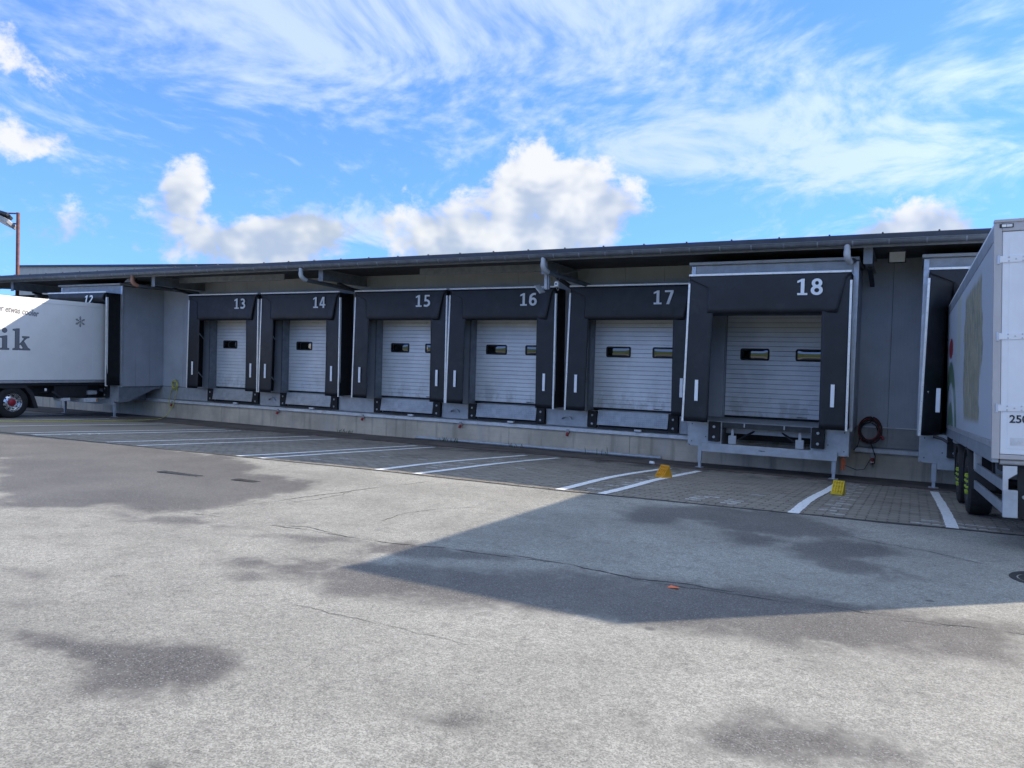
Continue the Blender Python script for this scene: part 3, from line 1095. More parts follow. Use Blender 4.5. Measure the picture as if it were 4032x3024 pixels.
for pts, w in CR:
    path = []
    for i in range(len(pts) - 1):
        (xa, ya), (xb, yb_) = pts[i], pts[i + 1]
        L_ = math.hypot(xb - xa, yb_ - ya)
        n_ = max(2, int(L_ / 0.045))
        for k in range(n_):
            t = k / n_
            path.append((xa + (xb - xa) * t, ya + (yb_ - ya) * t))
    path.append(pts[-1])
    mb = MB()
    jx = jy = 0.0
    amp = 0.7
    for i, (x, y) in enumerate(path):
        jx = 0.78 * jx + rnd.uniform(-.016, .016)
        jy = 0.78 * jy + rnd.uniform(-.016, .016)
        a = path[max(i - 1, 0)]
        b_ = path[min(i + 1, len(path) - 1)]
        dx, dy = b_[0] - a[0], b_[1] - a[1]
        L_ = math.hypot(dx, dy) + 1e-9
        nxn, nyn = -dy / L_, dx / L_
        amp = min(1.0, max(0.0, amp + rnd.uniform(-.30, .30)))
        ww = 1.3 * w * (amp ** 1.5) * rnd.uniform(0.4, 1.0) + 0.0004
        for sgn in (-1, 1):
            px, py = x + jx + nxn * ww * sgn, y + jy + nyn * ww * sgn
            mb.v.append((px, py, gz(px, py) + 0.0025))
    for i in range(len(path) - 1):
        mb.face((2 * i, 2 * i + 1, 2 * i + 3, 2 * i + 2))
    mb.build('crack', 'crack', yard, recalc=False)
# tar joint where asphalt meets the blocks
mb = MB()
xx = np.arange(-20, 4.3, 0.12)
for x in xx:
    w = 0.028 + 0.02 * rnd.random()
    if -0.9 < x < 0.35:
        w += 0.05 * math.sin((x + .9) / 1.25 * math.pi)
    for dy in (0.02, -w):
        y = yb(x) + dy
        mb.v.append((x, y, max(gz(x, y), gz(x, yb(x) - .05)) + 0.005))
for i in range(len(xx) - 1):
    mb.face((2 * i, 2 * i + 2, 2 * i + 3, 2 * i + 1))
mb.build('tar_joint', 'crack', yard, recalc=False)
# two thin ribbed plates standing in for narrow dark puddles in the wet area
for (x, y, w) in ((-9.75, -11.47, 0.45), (-8.45, -11.42, 0.22)):
    z = gz(x, y)
    mb = MB().box(-w, w, -0.07, 0.07, 0.001, 0.006)
    for k in range(7):
        xk = -w + 0.06 + k * (2 * w - 0.12) / 6
        mb.box(xk - .012, xk + .012, -0.06, 0.06, 0.006, 0.010)
    o = mb.build('puddle_plate', 'iron', loc=(x, y, z))
    tag(o, 'long dark ribbed plate standing in for a puddle in the wet asphalt' if w > .3 else 'short dark ribbed plate standing in for a puddle in the wet asphalt', 'drain cover')
# manhole at the right edge
x, y = 1.16, -11.05
mb = MB()
mb.lathe([(0.002, 0.0), (0.004, 0.24), (0.004, 0.25), (0.0, 0.26)], 32, 'z')
mb.lathe([(0.0, 0.275), (0.006, 0.28), (0.006, 0.33), (0.0, 0.335)], 32, 'z')
for k in range(5):
    mb.box(-0.18, 0.18, -0.16 + k * .08 - .012, -0.16 + k * .08 + .012, 0.004, 0.010)
o = mb.build('manhole_cover', 'iron', loc=(x, y, gz(x, y) + 0.003))
tag(o, 'round cast iron manhole cover in the shaded asphalt', 'manhole cover')

# ------------------------------------------------------------------ the warehouse
ORD = {13: 'leftmost', 14: 'second from left', 15: 'middle one', 16: 'second from right', 17: 'rightmost'}
BAYS = {13: -21.11, 14: -17.63, 15: -13.69, 16: -10.25, 17: -6.50}
HOUSES = {12: -26.67, 18: -2.90, 19: 1.83}
XL, XR = -31.0, 30.0
wh = thing('warehouse', 'long single storey warehouse with grey panel walls, concrete plinth and overhanging eave', 'building')
opens = [(c - 1.30, c + 1.30) for c in list(BAYS.values()) + list(HOUSES.values())]
ZP0, ZP1, ZD = 1.16, 4.99, 3.95
x = -24.9
edges = [XL, -30, -29, -28, -27, -26]
while x < 8:
    edges.append(x)
    x += 1.06
edges += [8.4, 14, 20, XR]
edges = sorted(edges)
for i in range(len(edges) - 1):
    a, b_ = edges[i] + 0.004, edges[i + 1] - 0.004
    segs = [(a, b_)]
    for (o0, o1) in opens:
        ns = []
        for (p, q) in segs:
            if q <= o0 or p >= o1:
                ns.append((p, q))
            else:
                if p < o0: ns.append((p, o0))
                if q > o1: ns.append((o1, q))
        segs = ns
    mb = MB()
    mb.box(a, b_, 0.0, 0.10, ZD, ZP1)
    for (p, q) in segs:
        if q - p > 0.02:
            mb.box(p, q, 0.0, 0.10, ZP0, ZD)
    mb.build('wall_panel', 'palecon' if b_ < -25.9 else 'panel', wh)
# dark backing behind the panel joints
MB().box(XL, XR, 0.11, 0.16, ZD, 5.0).build('wall_core', 'interior', wh)
# plinth segments
xe = [XL, -28.2, -24.6, -21.0, -17.4, -13.8, -10.2, -6.6, -3.0, 0.6, 4.2, 7.8, 11.4, 20, XR]
for i in range(len(xe) - 1):
    MB().box(xe[i] + .004, xe[i + 1] - .004, -0.04 + rnd.uniform(-.004, .004), 0.5, -0.4, 0.60).build('plinth_segment', 'concrete', wh)
# recessed upper plinth behind levellers
MB().box(XL, XR, 0.02, 0.5, 0.60, 1.155).build('upper_plinth', 'palecon', wh)
# rail
xr = [-28.2, -24.6, -18.9, -11.2, -4.62]
for i in range(len(xr) - 1):
    mb = MB().box(xr[i] + .003, xr[i + 1] - .003, -0.10, -0.035, 0.565, 0.655)
    mb.box(xr[i] + .003, xr[i + 1] - .003, -0.10, 0.03, 0.645, 0.662)
    mb.build('edge_rail', 'rail', wh, bevel=0.004)
for (a, b_) in ((-1.17, 0.14), (3.6, 12.0)):
    mb = MB().box(a, b_, -0.10, -0.035, 0.565, 0.655)
    mb.box(a, b_, -0.10, 0.03, 0.645, 0.662)
    mb.build('edge_rail', 'rail', wh, bevel=0.004)
# steel front panels between the dock levellers
ends = sorted(BAYS.values())
spans = [(-24.85, ends[0] - 1.30)] + [(ends[i] + 1.21, ends[i + 1] - 1.30) for i in range(4)] + [(ends[4] + 1.21, -4.62)]
for k, (a, b_) in enumerate(spans):
    if b_ - a > 1.6:
        cuts = [a, (a + b_) / 2 - 0.2, b_]
    else:
        cuts = [a, a + (b_ - a) * 0.28, b_]
    for q in range(len(cuts) - 1):
        yy = -0.075 if q % 2 else -0.055
        MB().box(cuts[q] + .003, cuts[q + 1] - .003, yy, 0.015, 0.70, 1.135).build('front_panel', 'galv', wh, bevel=0.003)
    if k in (1, 3, 4):
        # half-round hood over a drain opening
        cxh = (a + b_) / 2 + 0.02 if k != 1 else b_ - 0.35
        mb = MB()
        pts = [(math.cos(t) * 0.16, math.sin(t) * 0.10) for t in np.linspace(0, math.pi, 14)]
        inner = [(math.cos(t) * 0.125, math.sin(t) * 0.068) for t in np.linspace(math.pi, 0, 14)]
        mb.prism([(cxh + p[0], 0.885 + p[1]) for p in pts + inner], 'y', -0.15, -0.078)
        mb.build('vent_hood', 'galv', wh, smooth=True)
for (a, b_) in ((-1.17, -0.52), (-0.51, 0.14)):
    MB().box(a, b_, -0.03, 0.015, 0.70, 1.135).build('front_panel', 'palecon', wh, bevel=0.003)
# drip flashing under the panels
MB().box(-24.85, -22.95, -0.05, 0.0, 1.14, 1.165).build('drip_flashing', 'steel', wh)
MB().box(-1.1, 0.12, -0.05, 0.0, 1.14, 1.165).build('drip_flashing', 'rail', wh)

# roof: sheet, fascia, soffit, gutter with straps
EY, EZ = -2.50, 5.140
mb = MB()
mb.prism([(EY, EZ - 0.10), (EY, EZ), (EY + 0.02, EZ + 0.012), (16.0, EZ + 1.1), (16.0, EZ + 0.95)], 'x', -40.0, XR)
roof = mb.build('roof', 'roof', wh)
for x in np.arange(-34, 6, 0.98):
    MB().box(x - 0.016, x + 0.016, EY - 0.004, EY + 0.04, EZ + 0.010, EZ + 0.032).build('roof_fixing', 'roof', roof)
MB().box(-40, XR, EY + 0.22, 0.02, 4.985, 5.03).build('soffit', 'soffit', wh)
MB().box(-40, XR, EY + 0.16, EY + 0.20, 4.905, 5.040).build('eave_board', 'steel', wh)
gr = 0.085
gp = []
for (rr, rng) in ((gr, np.linspace(0, math.pi, 13)), (gr - 0.006, np.linspace(math.pi, 0, 13))):
    for t in rng:
        gp.append((EY + 0.04 - math.cos(t) * rr, 5.028 - math.sin(t) * rr * 1.15))
gutter = MB().prism(gp, 'x', -40.0, XR).build('gutter', 'zinc', wh, smooth=True)
MB().tube([(-40, EY + 0.04 - gr, 5.031), (XR, EY + 0.04 - gr, 5.031)], 0.011, 8).build('gutter_bead', 'zinc', gutter, smooth=True)
for x in np.arange(-39.5, 6, 0.66):
    path = [(x, EY + 0.04 - math.cos(t) * (gr + .004), 5.028 - math.sin(t) * (gr + .004) * 1.15) for t in np.linspace(0, math.pi, 11)]
    mb = MB()
    for i in range(10):
        mb.obox(path[i], path[i + 1], 0.030, 0.004, (1, 0, 0)) if False else None
    base = []
    for (px, py, pz) in path:
        base.append((py, pz))
    outer = [(EY + 0.04 - math.cos(t) * (gr + .008), 5.028 - math.sin(t) * (gr + .008) * 1.15) for t in np.linspace(math.pi, 0, 11)]
    mb.prism(base + outer, 'x', x - 0.014, x + 0.014)
    mb.build('gutter_strap', 'steel', gutter)
# eave brackets: cantilever I-beam with end plate and diagonal strut
for x in (-30.87, -22.75, -15.45, -8.25, -0.95):
    root = MB()
    root.box(x - 0.006, x + 0.006, -2.10, 0.0, 4.66, 4.93)
    root.box(x - 0.075, x + 0.075, -2.10, 0.0, 4.93, 4.945)
    root.box(x - 0.075, x + 0.075, -2.10, 0.0, 4.645, 4.66)
    root.box(x - 0.085, x + 0.085, -2.125, -2.10, 4.60, 4.96)
    bo = root.build('eave_bracket', 'steel', wh)
    MB().obox((x, -1.35, 4.62), (x, -0.02, 4.38), 0.09, 0.07).build('brace', 'darksteel', bo)
for (a, b_) in ((-22.6, -17.75), (-15.2, -15.0), (-12.6, -8.35)):
    if b_ - a > 1:
        MB().box(a, b_, -1.22, -1.17, 4.80, 5.0).build('purlin', 'steel', wh, bevel=0.003)
# downpipes
def downpipe(x, m_, tail):
    mb = MB()
    mb.tube([(x, EY + 0.04, 5.0), (x, EY + 0.04, 4.80)], 0.060, 14)
    mb.tube([(x, EY + 0.04, 4.84), (x, EY + 0.04, 4.76), (x + .01, EY + 0.06, 4.70), (x + .03, EY + 0.13, 4.645), (x + 0.05, EY + .21, 4.62)], 0.068, 14)
    p = mb.build('downpipe', m_, wh, smooth=True)
    MB().tube(tail, 0.060, 12).build('pipe_run', 'zinc', p, smooth=True)
    MB().tube([(x, EY + 0.04, 4.84), (x, EY + 0.04, 4.81)], 0.066, 14).build('collar', m_, p, smooth=True)


downpipe(-1.32, 'galv', [(-1.28, EY + .2, 4.62), (-1.20, -1.1, 4.86), (-1.20, -0.05, 4.84)])
downpipe(-8.12, 'galv', [(-8.08, EY + .2, 4.62), (-7.75, -0.8, 4.50), (-7.62, -0.08, 4.44)])
downpipe(-15.9, 'galv', [(-15.85, EY + .2, 4.62), (-15.7, -0.8, 4.55), (-15.6, -0.08, 4.5)])
downpipe(-23.35, 'terracotta', [(-23.3, EY + .2, 4.62), (-23.1, -0.8, 4.6), (-23.0, -0.08, 4.58)])
# left end: dark open bay, concrete pier
MB().box(-40, XL - 0.01, 2.6, 2.8, 0, 5.0).build('recess_wall', 'interior', wh)
MB().box(XL - 0.35, XL, -0.05, 0.35, 0, 5.0).build('concrete_pier', 'palecon', wh)
MB().box(-40, XL - .36, -0.04, 2.6, -0.3, 1.1).build('recess_floor', 'concrete', wh)
MB().box(XL - .36, XL - .34, 0.36, 2.6, 1.1, 5.0).build('recess_side', 'interior', wh)
MB().box(-33.2, -33.0, 0.1, 0.3, 1.1, 5.0).build('steel_post', 'steel', wh)

# ------------------------------------------------------------------ sectional doors
slat_p = [(0.0, 0.004), (0.0, 0.111), (-0.006, 0.113), (-0.030, 0.111), (-0.034, 0.106), (-0.034, 0.010), (-0.030, 0.005), (-0.006, 0.002)]
slat_me = MB().prism(slat_p, 'x', -1.28, 1.28).mesh('slat', 'door')


def rrect(x0, x1, z0, z1, r, n=4):
    p = []
    for (cx, cz, a0) in ((x1 - r, z1 - r, 0), (x0 + r, z1 - r, 90), (x0 + r, z0 + r, 180), (x1 - r, z0 + r, 270)):
        for k in range(n + 1):
            a = R(a0 + 90 * k / n)
            p.append((cx + math.cos(a) * r, cz + math.sin(a) * r))
    return p


def ring(mb, outer, inner, y0, y1):
    n = len(outer)
    b = len(mb.v)
    for (pl, y) in ((outer, y0), (inner, y0), (outer, y1), (inner, y1)):
        mb.v += [(p[0], y, p[1]) for p in pl]
    for i in range(n):
        j = (i + 1) % n
        mb.face((b + i, b + j, b + n + j, b + n + i))
        mb.face((b + 2 * n + i, b + 3 * n + i, b + 3 * n + j, b + 2 * n + j))
        mb.face((b + i, b + 2 * n + i, b + 2 * n + j, b + j))
        mb.face((b + n + i, b + n + j, b + 3 * n + j, b + 3 * n + i))


fr_mb = MB()
ring(fr_mb, rrect(-.345, .345, -.145, .145, .05), rrect(-.305, .305, -.105, .105, .03), -0.052, -0.030)
frame_me = fr_mb.mesh('window_frame', 'rubber')
pn = MB()
def pane_fn(u, v):
    x = -0.31 + 0.62 * u
    z = -0.11 + 0.22 * v
    ed = max(0.0, 1 - (abs(2 * u - 1)) ** 4) * max(0.0, 1 - (abs(2 * v - 1)) ** 4)
    return (x, -0.036 - 0.010 * ed, z)
pn.grid(pane_fn, 20, 10)
pane_me = pn.mesh('window_pane', 'pane')
pane_me.polygons.foreach_set('use_smooth', [True] * len(pane_me.polygons))
plate_me = text_mesh('HÖRMANN', 0.028, 0.0006, 0.001, 'darkgrey')


def sectional_door(num, c, yd):
    t = thing('sectional_door', f'white ribbed sectional door numbered {num}, {ORD[num]} of the five flush bays' if num in ORD else 'white ribbed sectional door behind the open platform of dock 18', 'door', (c, yd, 0), group='sectional doors of the loading bays')
    for i in range(23):
        link_mesh('slat', slat_me, t, (0, 0, 1.235 + 0.115 * i))
    MB().box(-1.28, 1.28, -0.03, 0.0, 1.195, 1.236).build('bottom_seal', 'rubber', t)
    for wx in (-0.60, 0.69):
        f_ = link_mesh('window', frame_me, t, (wx, 0, 2.757))
        pp = link_mesh('window_pane', pane_me, f_)
    MB().box(0.42, 0.66, -0.037, -0.0345, 1.252, 1.284).build('maker_plate', 'greyplastic', t)
    link_mesh('maker_lettering', plate_me, t, (0.43, -0.039, 1.258))
    for s in (-1, 1):
        MB().box(s * 1.30 - 0.022, s * 1.30 + 0.022, -0.05, 0.02, 1.19, 3.95).build('guide_rail', 'steel', t)
    MB().tube([(-1.36, -0.10, 1.2), (-1.36, -0.10, 2.3)], 0.014, 8).build('pull_rod', 'galv', t, smooth=True)
    MB().box(-1.385, -1.335, -0.125, -0.075, 2.28, 2.40).build('rod_grip', 'rubber', t)
    return t


for num, c in BAYS.items():
    sectional_door(num, c, 0.30)
    # jamb lining of the opening
    for s in (-1, 1):
        MB().box(c + s * 1.30 - (0.01 if s > 0 else 0.05), c + s * 1.30 + (0.05 if s > 0 else 0.01), -0.03, 0.34, 1.16, 3.95).build('door_jamb', 'steel', wh)
    MB().box(c - 1.3, c + 1.3, -0.02, 0.34, 3.90, 3.96).build('door_lintel', 'steel', wh)
sectional_door(18, HOUSES[18], 0.06)
# dark room behind the doors so that no light leaks through
MB().box(XL, 10, 0.42, 0.5, 1.1, 5.0).build('inner_wall', 'interior', wh)


# ------------------------------------------------------------------ dock shelters
def shelter(num, c, yw, left_press=0.0, right_press=0.0, topbot=3.56, curl=0.05, label_extra='', sheet=0.65, drop=0.0):
    t = thing('dock_shelter', f'black fabric dock shelter numbered {num}, {ORD[num]} of the five flush shelters' if num in ORD else label_extra, 'dock shelter', (c, yw, 0), group='numbered dock shelters')
    yf = -sheet
    r2 = random.Random(num)
    ph = [r2.uniform(0, 6) for _ in range(6)]
    # black side and top covers
    for s in (-1, 1):
        def fn(u, v, s=s):
            z = 1.20 + (4.40 - 1.20) * v
            xo = 1.655 + 0.05 * (1 - v)
            return (s * (xo - 0.02 * math.sin(math.pi * u)), yf + 0.012 - yf * u * 0.985, z)
        MB().grid(fn, 4, 8).build('side_cover', 'black', t, solid=0.01, smooth='all')
    MB().box(-1.66, 1.66, yf + 0.01, -0.01, 4.395, 4.43).build('top_cover', 'black', t)
    # front curtains
    for s, press in ((-1, left_press), (1, right_press)):
        def fn(u, v, s=s, press=press):
            z = 1.18 + (4.41 - 1.18) * v
            xo = 1.66 + (0.055 if s < 0 else 0.02) * (1 - v)
            xi = 1.115 + 0.04 * (1 - v)
            if press and z < topbot + 0.3:
                k = min(1.0, (topbot + 0.3 - z) / 0.5)
                xi = xi + k * (1.34 - xi)
                yy = yf + k * press * (u ** 1.6) + 0.05 * k * math.sin(3.2 * z + 5 * u) * u
                return (s * (xo + (xi - xo) * u), yy, z)
            yy = yf + 0.008 * math.sin(2.1 * z + ph[0] + 2 * u) * u + 0.012 * u * math.sin(0.9 * z + ph[1])
            return (s * (xo + (xi - xo) * u), yy, z)
        MB().grid(fn, 8, 26).build('side_curtain', 'curtain', t, solid=0.008, smooth='all')

    def ft(u, v):
        z = 4.425 + (topbot - 4.425) * v
        w = (4.425 - z) / (4.425 - 3.56)
        xl_ = -1.66 + 0.42 * min(1.0, max(0.0, (w - 0.08) / 0.22))
        xr_ = 1.66 - 0.10 * min(1, w / 0.14) - 0.17 * max(0.0, w - 0.14)
        x = xl_ + (xr_ - xl_) * u
        yy = yf - 0.022 - 0.012 * math.sin(3 * u + ph[2]) * v - 0.02 * v * (1 - v) * 4 * 0.6 + 0.006 * math.sin(14 * u + ph[3]) * v * v
        if v > 0.9:
            yy += curl * ((v - 0.9) / 0.1) ** 2
        if u > 0.90:
            yy -= 0.03 * v * min(1, (u - 0.9) / 0.04)
        if drop:
            yy += drop * max(0.0, v - 0.45) ** 2 * 3
        return (x, yy, z)
    MB().grid(ft, 40, 18).build('top_curtain', 'curtain', t, solid=0.008, smooth='all')
    # aluminium strips
    mb = MB().box(-1.675, 1.665, yf - 0.036, yf - 0.026, 4.428, 4.470)
    ts = mb.build('top_strip', 'strip', t, bevel=0.002)
    sc_ = MB()
    for k in range(12):
        sc_.lathe([(0, 0.007), (-0.004, 0.006), (-0.005, 0.0)], 8, 'y', (-1.58 + k * 0.285, yf - 0.036, 4.449))
    o_ = sc_.build('strip_screws', 'galv', ts)
    o_['kind'] = 'stuff'
    for s in (-1, 1):
        fl = 0.055 if s < 0 else 0.015
        b = []
        mb = MB()
        zt = 4.27
        for (z, o_) in ((1.17, fl), (zt, 0.0)):
            xo = s * (1.665 + o_)
            for (dx, dy) in ((-0.022, -0.012), (0.022, -0.012), (0.022, 0.06), (-0.022, 0.06)):
                mb.v.append((xo + dx, yf + dy, z))
        for q in ((0, 3, 2, 1), (4, 5, 6, 7), (0, 1, 5, 4), (1, 2, 6, 5), (2, 3, 7, 6), (3, 0, 4, 7)):
            mb.face(q)
        st = mb.build('side_strip', 'strip', t, bevel=0.002)
        sc_ = MB()
        for k in range(11):
            z = 1.27 + k * 0.29
            xo = s * (1.665 + fl * (1 - (z - 1.17) / 3.1))
            sc_.lathe([(0, 0.007), (-0.004, 0.006), (-0.005, 0.0)], 8, 'y', (xo, yf - 0.012, z))
        o_ = sc_.build('strip_screws', 'galv', st)
        o_['kind'] = 'stuff'
        if not ((s < 0 and left_press and num == 12)):
            if not (num == 12 and s > 0):
                MB().box(s * 1.405 - 0.037 - (0.02 if s < 0 else 0.01), s * 1.405 + 0.037 - (0.02 if s < 0 else 0.01), yf - 0.034, yf - 0.024, 1.65, 2.12).build('reflective_mark', 'reflect', t)
        # diagonal struts carrying the frame
        for z in (1.5, 2.9):
            MB().obox((s * 1.60, yf + 0.06, z + 0.55), (s * 1.60, -0.02, z), 0.025, 0.025).build('strut', 'galv', t)
    # number
    me_ = number_mesh(str(num), 0.35, 'digits', 0.28 if num == 12 else 0.0)
    lo, hi = bounds(me_)
    sx = 0.505 / (hi[0] - lo[0])
    sz = 0.345 / (hi[2] - lo[2])
    me_.transform(Matrix.Diagonal((sx, 1, sz, 1)))
    lo, hi = bounds(me_)
    if num != 19:
        xr_ = 1.135 if num != 12 else 0.98
        link_mesh('number', me_, t, (xr_ - hi[0], yf - (0.062 if not drop else 0.045), (3.945 if num != 12 else 4.0) - lo[2] + (0.02 if num == 18 else 0)))
    return t


for num, c in BAYS.items():
    shelter(num, c, 0.0)
shelter(18, HOUSES[18], -1.60, curl=0.16, label_extra='black fabric dock shelter numbered 18 over the empty steel platform')
shelter(12, HOUSES[12], -1.60, left_press=0.45, right_press=0.45, topbot=4.10, curl=0.1, label_extra='black fabric dock shelter numbered 12 pressed by the white truck', drop=0.25)
shelter(19, HOUSES[19], -1.60, left_press=0.5, right_press=0.5, topbot=3.86, curl=0.1, label_extra='black fabric dock shelter bulging around the trailer at the right edge', drop=0.2)


# ------------------------------------------------------------------ dock levellers and bumpers of the flush bays
def bumper(x, y, z0, label):
    t = thing('dock_bumper', label, 'bumper', (x, y, z0), group='black rubber dock bumpers')
    MB().box(-0.13, 0.13, -0.11, 0.0, 0, 0.445).build('block', 'rubber', t, bevel=0.012)
    for z in (0.10, 0.33):
        mb = MB()
        mb.lathe([(-0.106, 0.0), (-0.112, 0.030), (-0.1125, 0.022)], 16, 'y', (0, 0, z))
        mb.lathe([(-0.111, 0.024), (-0.122, 0.022), (-0.124, 0.0)], 6, 'y', (0, 0, z))
        mb.build('bolt', 'galv', t)
    return t


for num, c in BAYS.items():
    t = thing('dock_leveller', f'folded checker plate leveller lip below door {num}, {ORD[num]} of five', 'dock leveller', (c, -0.06, 0), group='dock levellers in the wall')
    lip = MB().prism([(-0.015, 1.165), (-0.045, 1.155), (-0.10, 0.80), (-0.085, 0.795), (-0.03, 1.13), (-0.015, 1.14)], 'x', -0.99, 0.93).build('lip', 'checker', t)
    MB().tube([(-0.99, -0.02, 1.165), (0.93, -0.02, 1.165)], 0.014, 10).build('hinge', 'galv', t, smooth=True)
    MB().box(-1.0, 0.95, -0.02, 0.36, 1.168, 1.19).build('platform', 'steel', t)
    MB().box(-0.99, 0.93, -0.04, 0.0, 0.70, 0.745).build('sill_beam', 'darksteel', t)
    MB().box(0.05, 0.24, -0.11, -0.03, 0.685, 0.735).build('lip_keeper', 'rail', t, bevel=0.004)
    MB().box(-0.99, 0.93, 0.04, 0.06, 0.74, 1.16).build('pit_back', 'interior', t)
    bumper(c - 1.145, -0.02, 0.715, f'black rubber bumper left of the leveller lip {num}, {ORD[num]} bay of five')
    bumper(c + 1.065, -0.02, 0.715, f'black rubber bumper right of the leveller lip {num}, {ORD[num]} bay of five')


# ------------------------------------------------------------------ projecting dock houses
def dock_house(num, c, label):
    t = thing('dock_house', label, 'dock house', (c, 0, 0), group='projecting steel dock houses')
    for s in (-1, 1):
        mb = MB()
        x0, x1 = (1.66, 1.745) if s > 0 else (-1.745, -1.66)
        for k in range(3):
            MB().box(x0, x1, -1.70 + k * 0.5657 + 0.003, -1.70 + (k + 1) * 0.5657 - 0.003, 1.15, 4.70).build('side_wall', 'housepanel', t, bevel=0.004)
        MB().box(x0 + 0.02, x1 - 0.02, -1.69, -0.01, 1.16, 4.69).build('wall_core', 'interior', t)
        MB().box(s * 1.715 - 0.05, s * 1.715 + 0.05, -1.72, -1.66, 1.13, 4.72).build('corner_trim', 'alu', t, bevel=0.004)
        sk = [(-1.76, 1.13), (-1.76, .60), (-1.385, .60), (-.36, 1.03), (-.06, 1.07), (-.06, 1.13)]
        MB().prism(sk, 'x', s * 1.70 - 0.012, s * 1.70 + 0.012).build('side_skirt', 'galv' if num != 12 else 'steel', t)
        # front plate with rounded outer corner
        a, b_ = (0.965, 1.70) if s > 0 else (-1.685, -0.945)
        pl = []
        rr = 0.06
        if s > 0:
            pl = [(a, 1.185), (a, 0.60), (b_ - rr, 0.60)] + [(b_ - rr + math.sin(q) * rr, 0.60 + rr - math.cos(q) * rr) for q in np.linspace(0.2, 1.57, 5)] + [(b_, 1.185)]
        else:
            pl = [(b_, 1.185), (b_, 0.60), (a + rr, 0.60)] + [(a + rr - math.sin(q) * rr, 0.60 + rr - math.cos(q) * rr) for q in np.linspace(0.2, 1.57, 5)] + [(a, 1.185)]
        fp = MB().prism(pl, 'y', -1.765, -1.745).build('front_plate', 'galv', t)
        mb = MB()
        for (hx, hz) in ((1.62, .70), (1.62, 1.10), (1.30, .82), (1.12, .66), (1.02, .66)):
            mb.lathe([(0, 0.013), (-0.003, 0.0)], 10, 'y', (s * hx, -1.766, hz))
        o_ = mb.build('bolt_holes', 'hole', fp)
        o_['kind'] = 'stuff'
        # cheek plate running back from the opening
        MB().box(s * 0.955 - 0.008, s * 0.955 + 0.008, -1.745, -0.1, 0.60, 1.18).build('cheek_plate', 'steel', t)
        # legs
        xg = c + s * 1.43
        zg = gz(xg, -1.72)
        MB().box(s * 1.43 - 0.045, s * 1.43 + 0.045, -1.76, -1.68, zg + 0.14, 0.60).build('leg', 'galv', t, bevel=0.006)
        mb = MB().box(s * 1.43 - 0.03, s * 1.43 + 0.03, -1.75, -1.69, zg, zg + 0.16)
        mb.box(s * 1.43 - 0.09, s * 1.43 + 0.09, -1.80, -1.64, zg - 0.005, zg + 0.014)
        mb.build('leg_foot', 'galv', t)
        # lip support and hydraulic ram
        if num != 12:
            xs_ = s * 0.72
            mb = MB().box(xs_ - 0.085, xs_ + 0.085, -1.70, -1.62, 0.685, 0.875)
            mb.box(xs_ - 0.03, xs_ + 0.03, -1.69, -1.66, 0.875, 1.00)
            mb.box(xs_ - 0.014, xs_ + 0.014, -1.69, -1.66, 1.00, 1.12)
            mb.build('lip_support', 'galv', t, bevel=0.004)
            MB().tube([(s * 0.62, -1.45, 0.78), (s * 0.28, -1.30, 0.99)], 0.024, 10).build('ram', 'darksteel', t, smooth=True)
            MB().box(s * 0.26 - 0.03, s * 0.26 + 0.03, -1.36, -1.26, 0.94, 1.02).build('ram_bracket', 'galv', t)
    # roof cap and header
    MB().box(-1.80, 1.78, -1.82, 0.0, 4.735, 4.80).build('roof_cap', 'galv', t, bevel=0.005)
    MB().box(-1.66, 1.66, -1.71, -1.63, 4.40, 4.73).build('header_panel', 'galv', t)
    # platform, front beam, underside
    MB().box(-0.94, 0.945, -1.75, 0.10, 1.165, 1.185).build('platform', 'steel', t)
    MB().box(-1.66, -0.945, -1.74, 0.10, 1.160, 1.184).build('side_deck', 'steel', t)
    MB().box(0.95, 1.66, -1.74, 0.10, 1.160, 1.184).build('side_deck', 'steel', t)
    MB().box(-0.94, 0.945, -1.73, -1.71, 1.05, 1.163).build('platform_skirt', 'darksteel', t)
    MB().box(-1.38, 1.49, -1.80, -1.77, 0.485, 0.68).build('front_beam', 'galv', t, bevel=0.004)
    MB().box(-1.38, 1.49, -1.77, -1.60, 0.60, 0.615).build('beam_flange', 'galv', t)
    MB().box(-0.94, 0.94, -1.33, -1.25, 0.90, 1.04).build('cross_beam', 'galv', t, bevel=0.004)
    MB().box(-0.94, 0.94, -0.10, -0.06, 0.66, 1.16).build('rear_beam', 'darksteel', t)
    for x in (-0.45, 0.40):
        MB().box(x - 0.012, x + 0.012, -1.77, -1.74, 1.08, 1.165).build('lip_tab', 'galv', t)
    if num == 18:
        link_mesh('maker_lettering', plate_me, t, (-0.12, -1.803, 0.575))
    # inner lining panels at both sides of the door
    for s in (-1, 1):
        MB().box(s * 1.48 - 0.17, s * 1.48 + 0.17, -0.10, -0.004, 1.19, 3.95).build('inner_post', 'housepanel', t)
    MB().box(-1.65, 1.65, -1.62, 0.0, 4.30, 4.33).build('ceiling', 'steel', t)
    return t


dock_house(12, HOUSES[12], 'grey steel dock house with leg behind the white truck')
dock_house(18, HOUSES[18], 'grey steel dock house on legs with empty platform under number 18')
dock_house(19, HOUSES[19], 'grey steel dock house beside the trailer at the right edge')
for num in (12, 18, 19):
    c = HOUSES[num]
    where = {12: 'behind the white truck', 18: 'on the plate of dock 18', 19: 'behind the trailer'}[num]
    bumper(c - 1.095, -1.768, 0.735, f'black rubber bumper with two bolts at the left {where}')
    bumper(c + 1.105, -1.768, 0.735, f'black rubber bumper with two bolts at the right {where}')

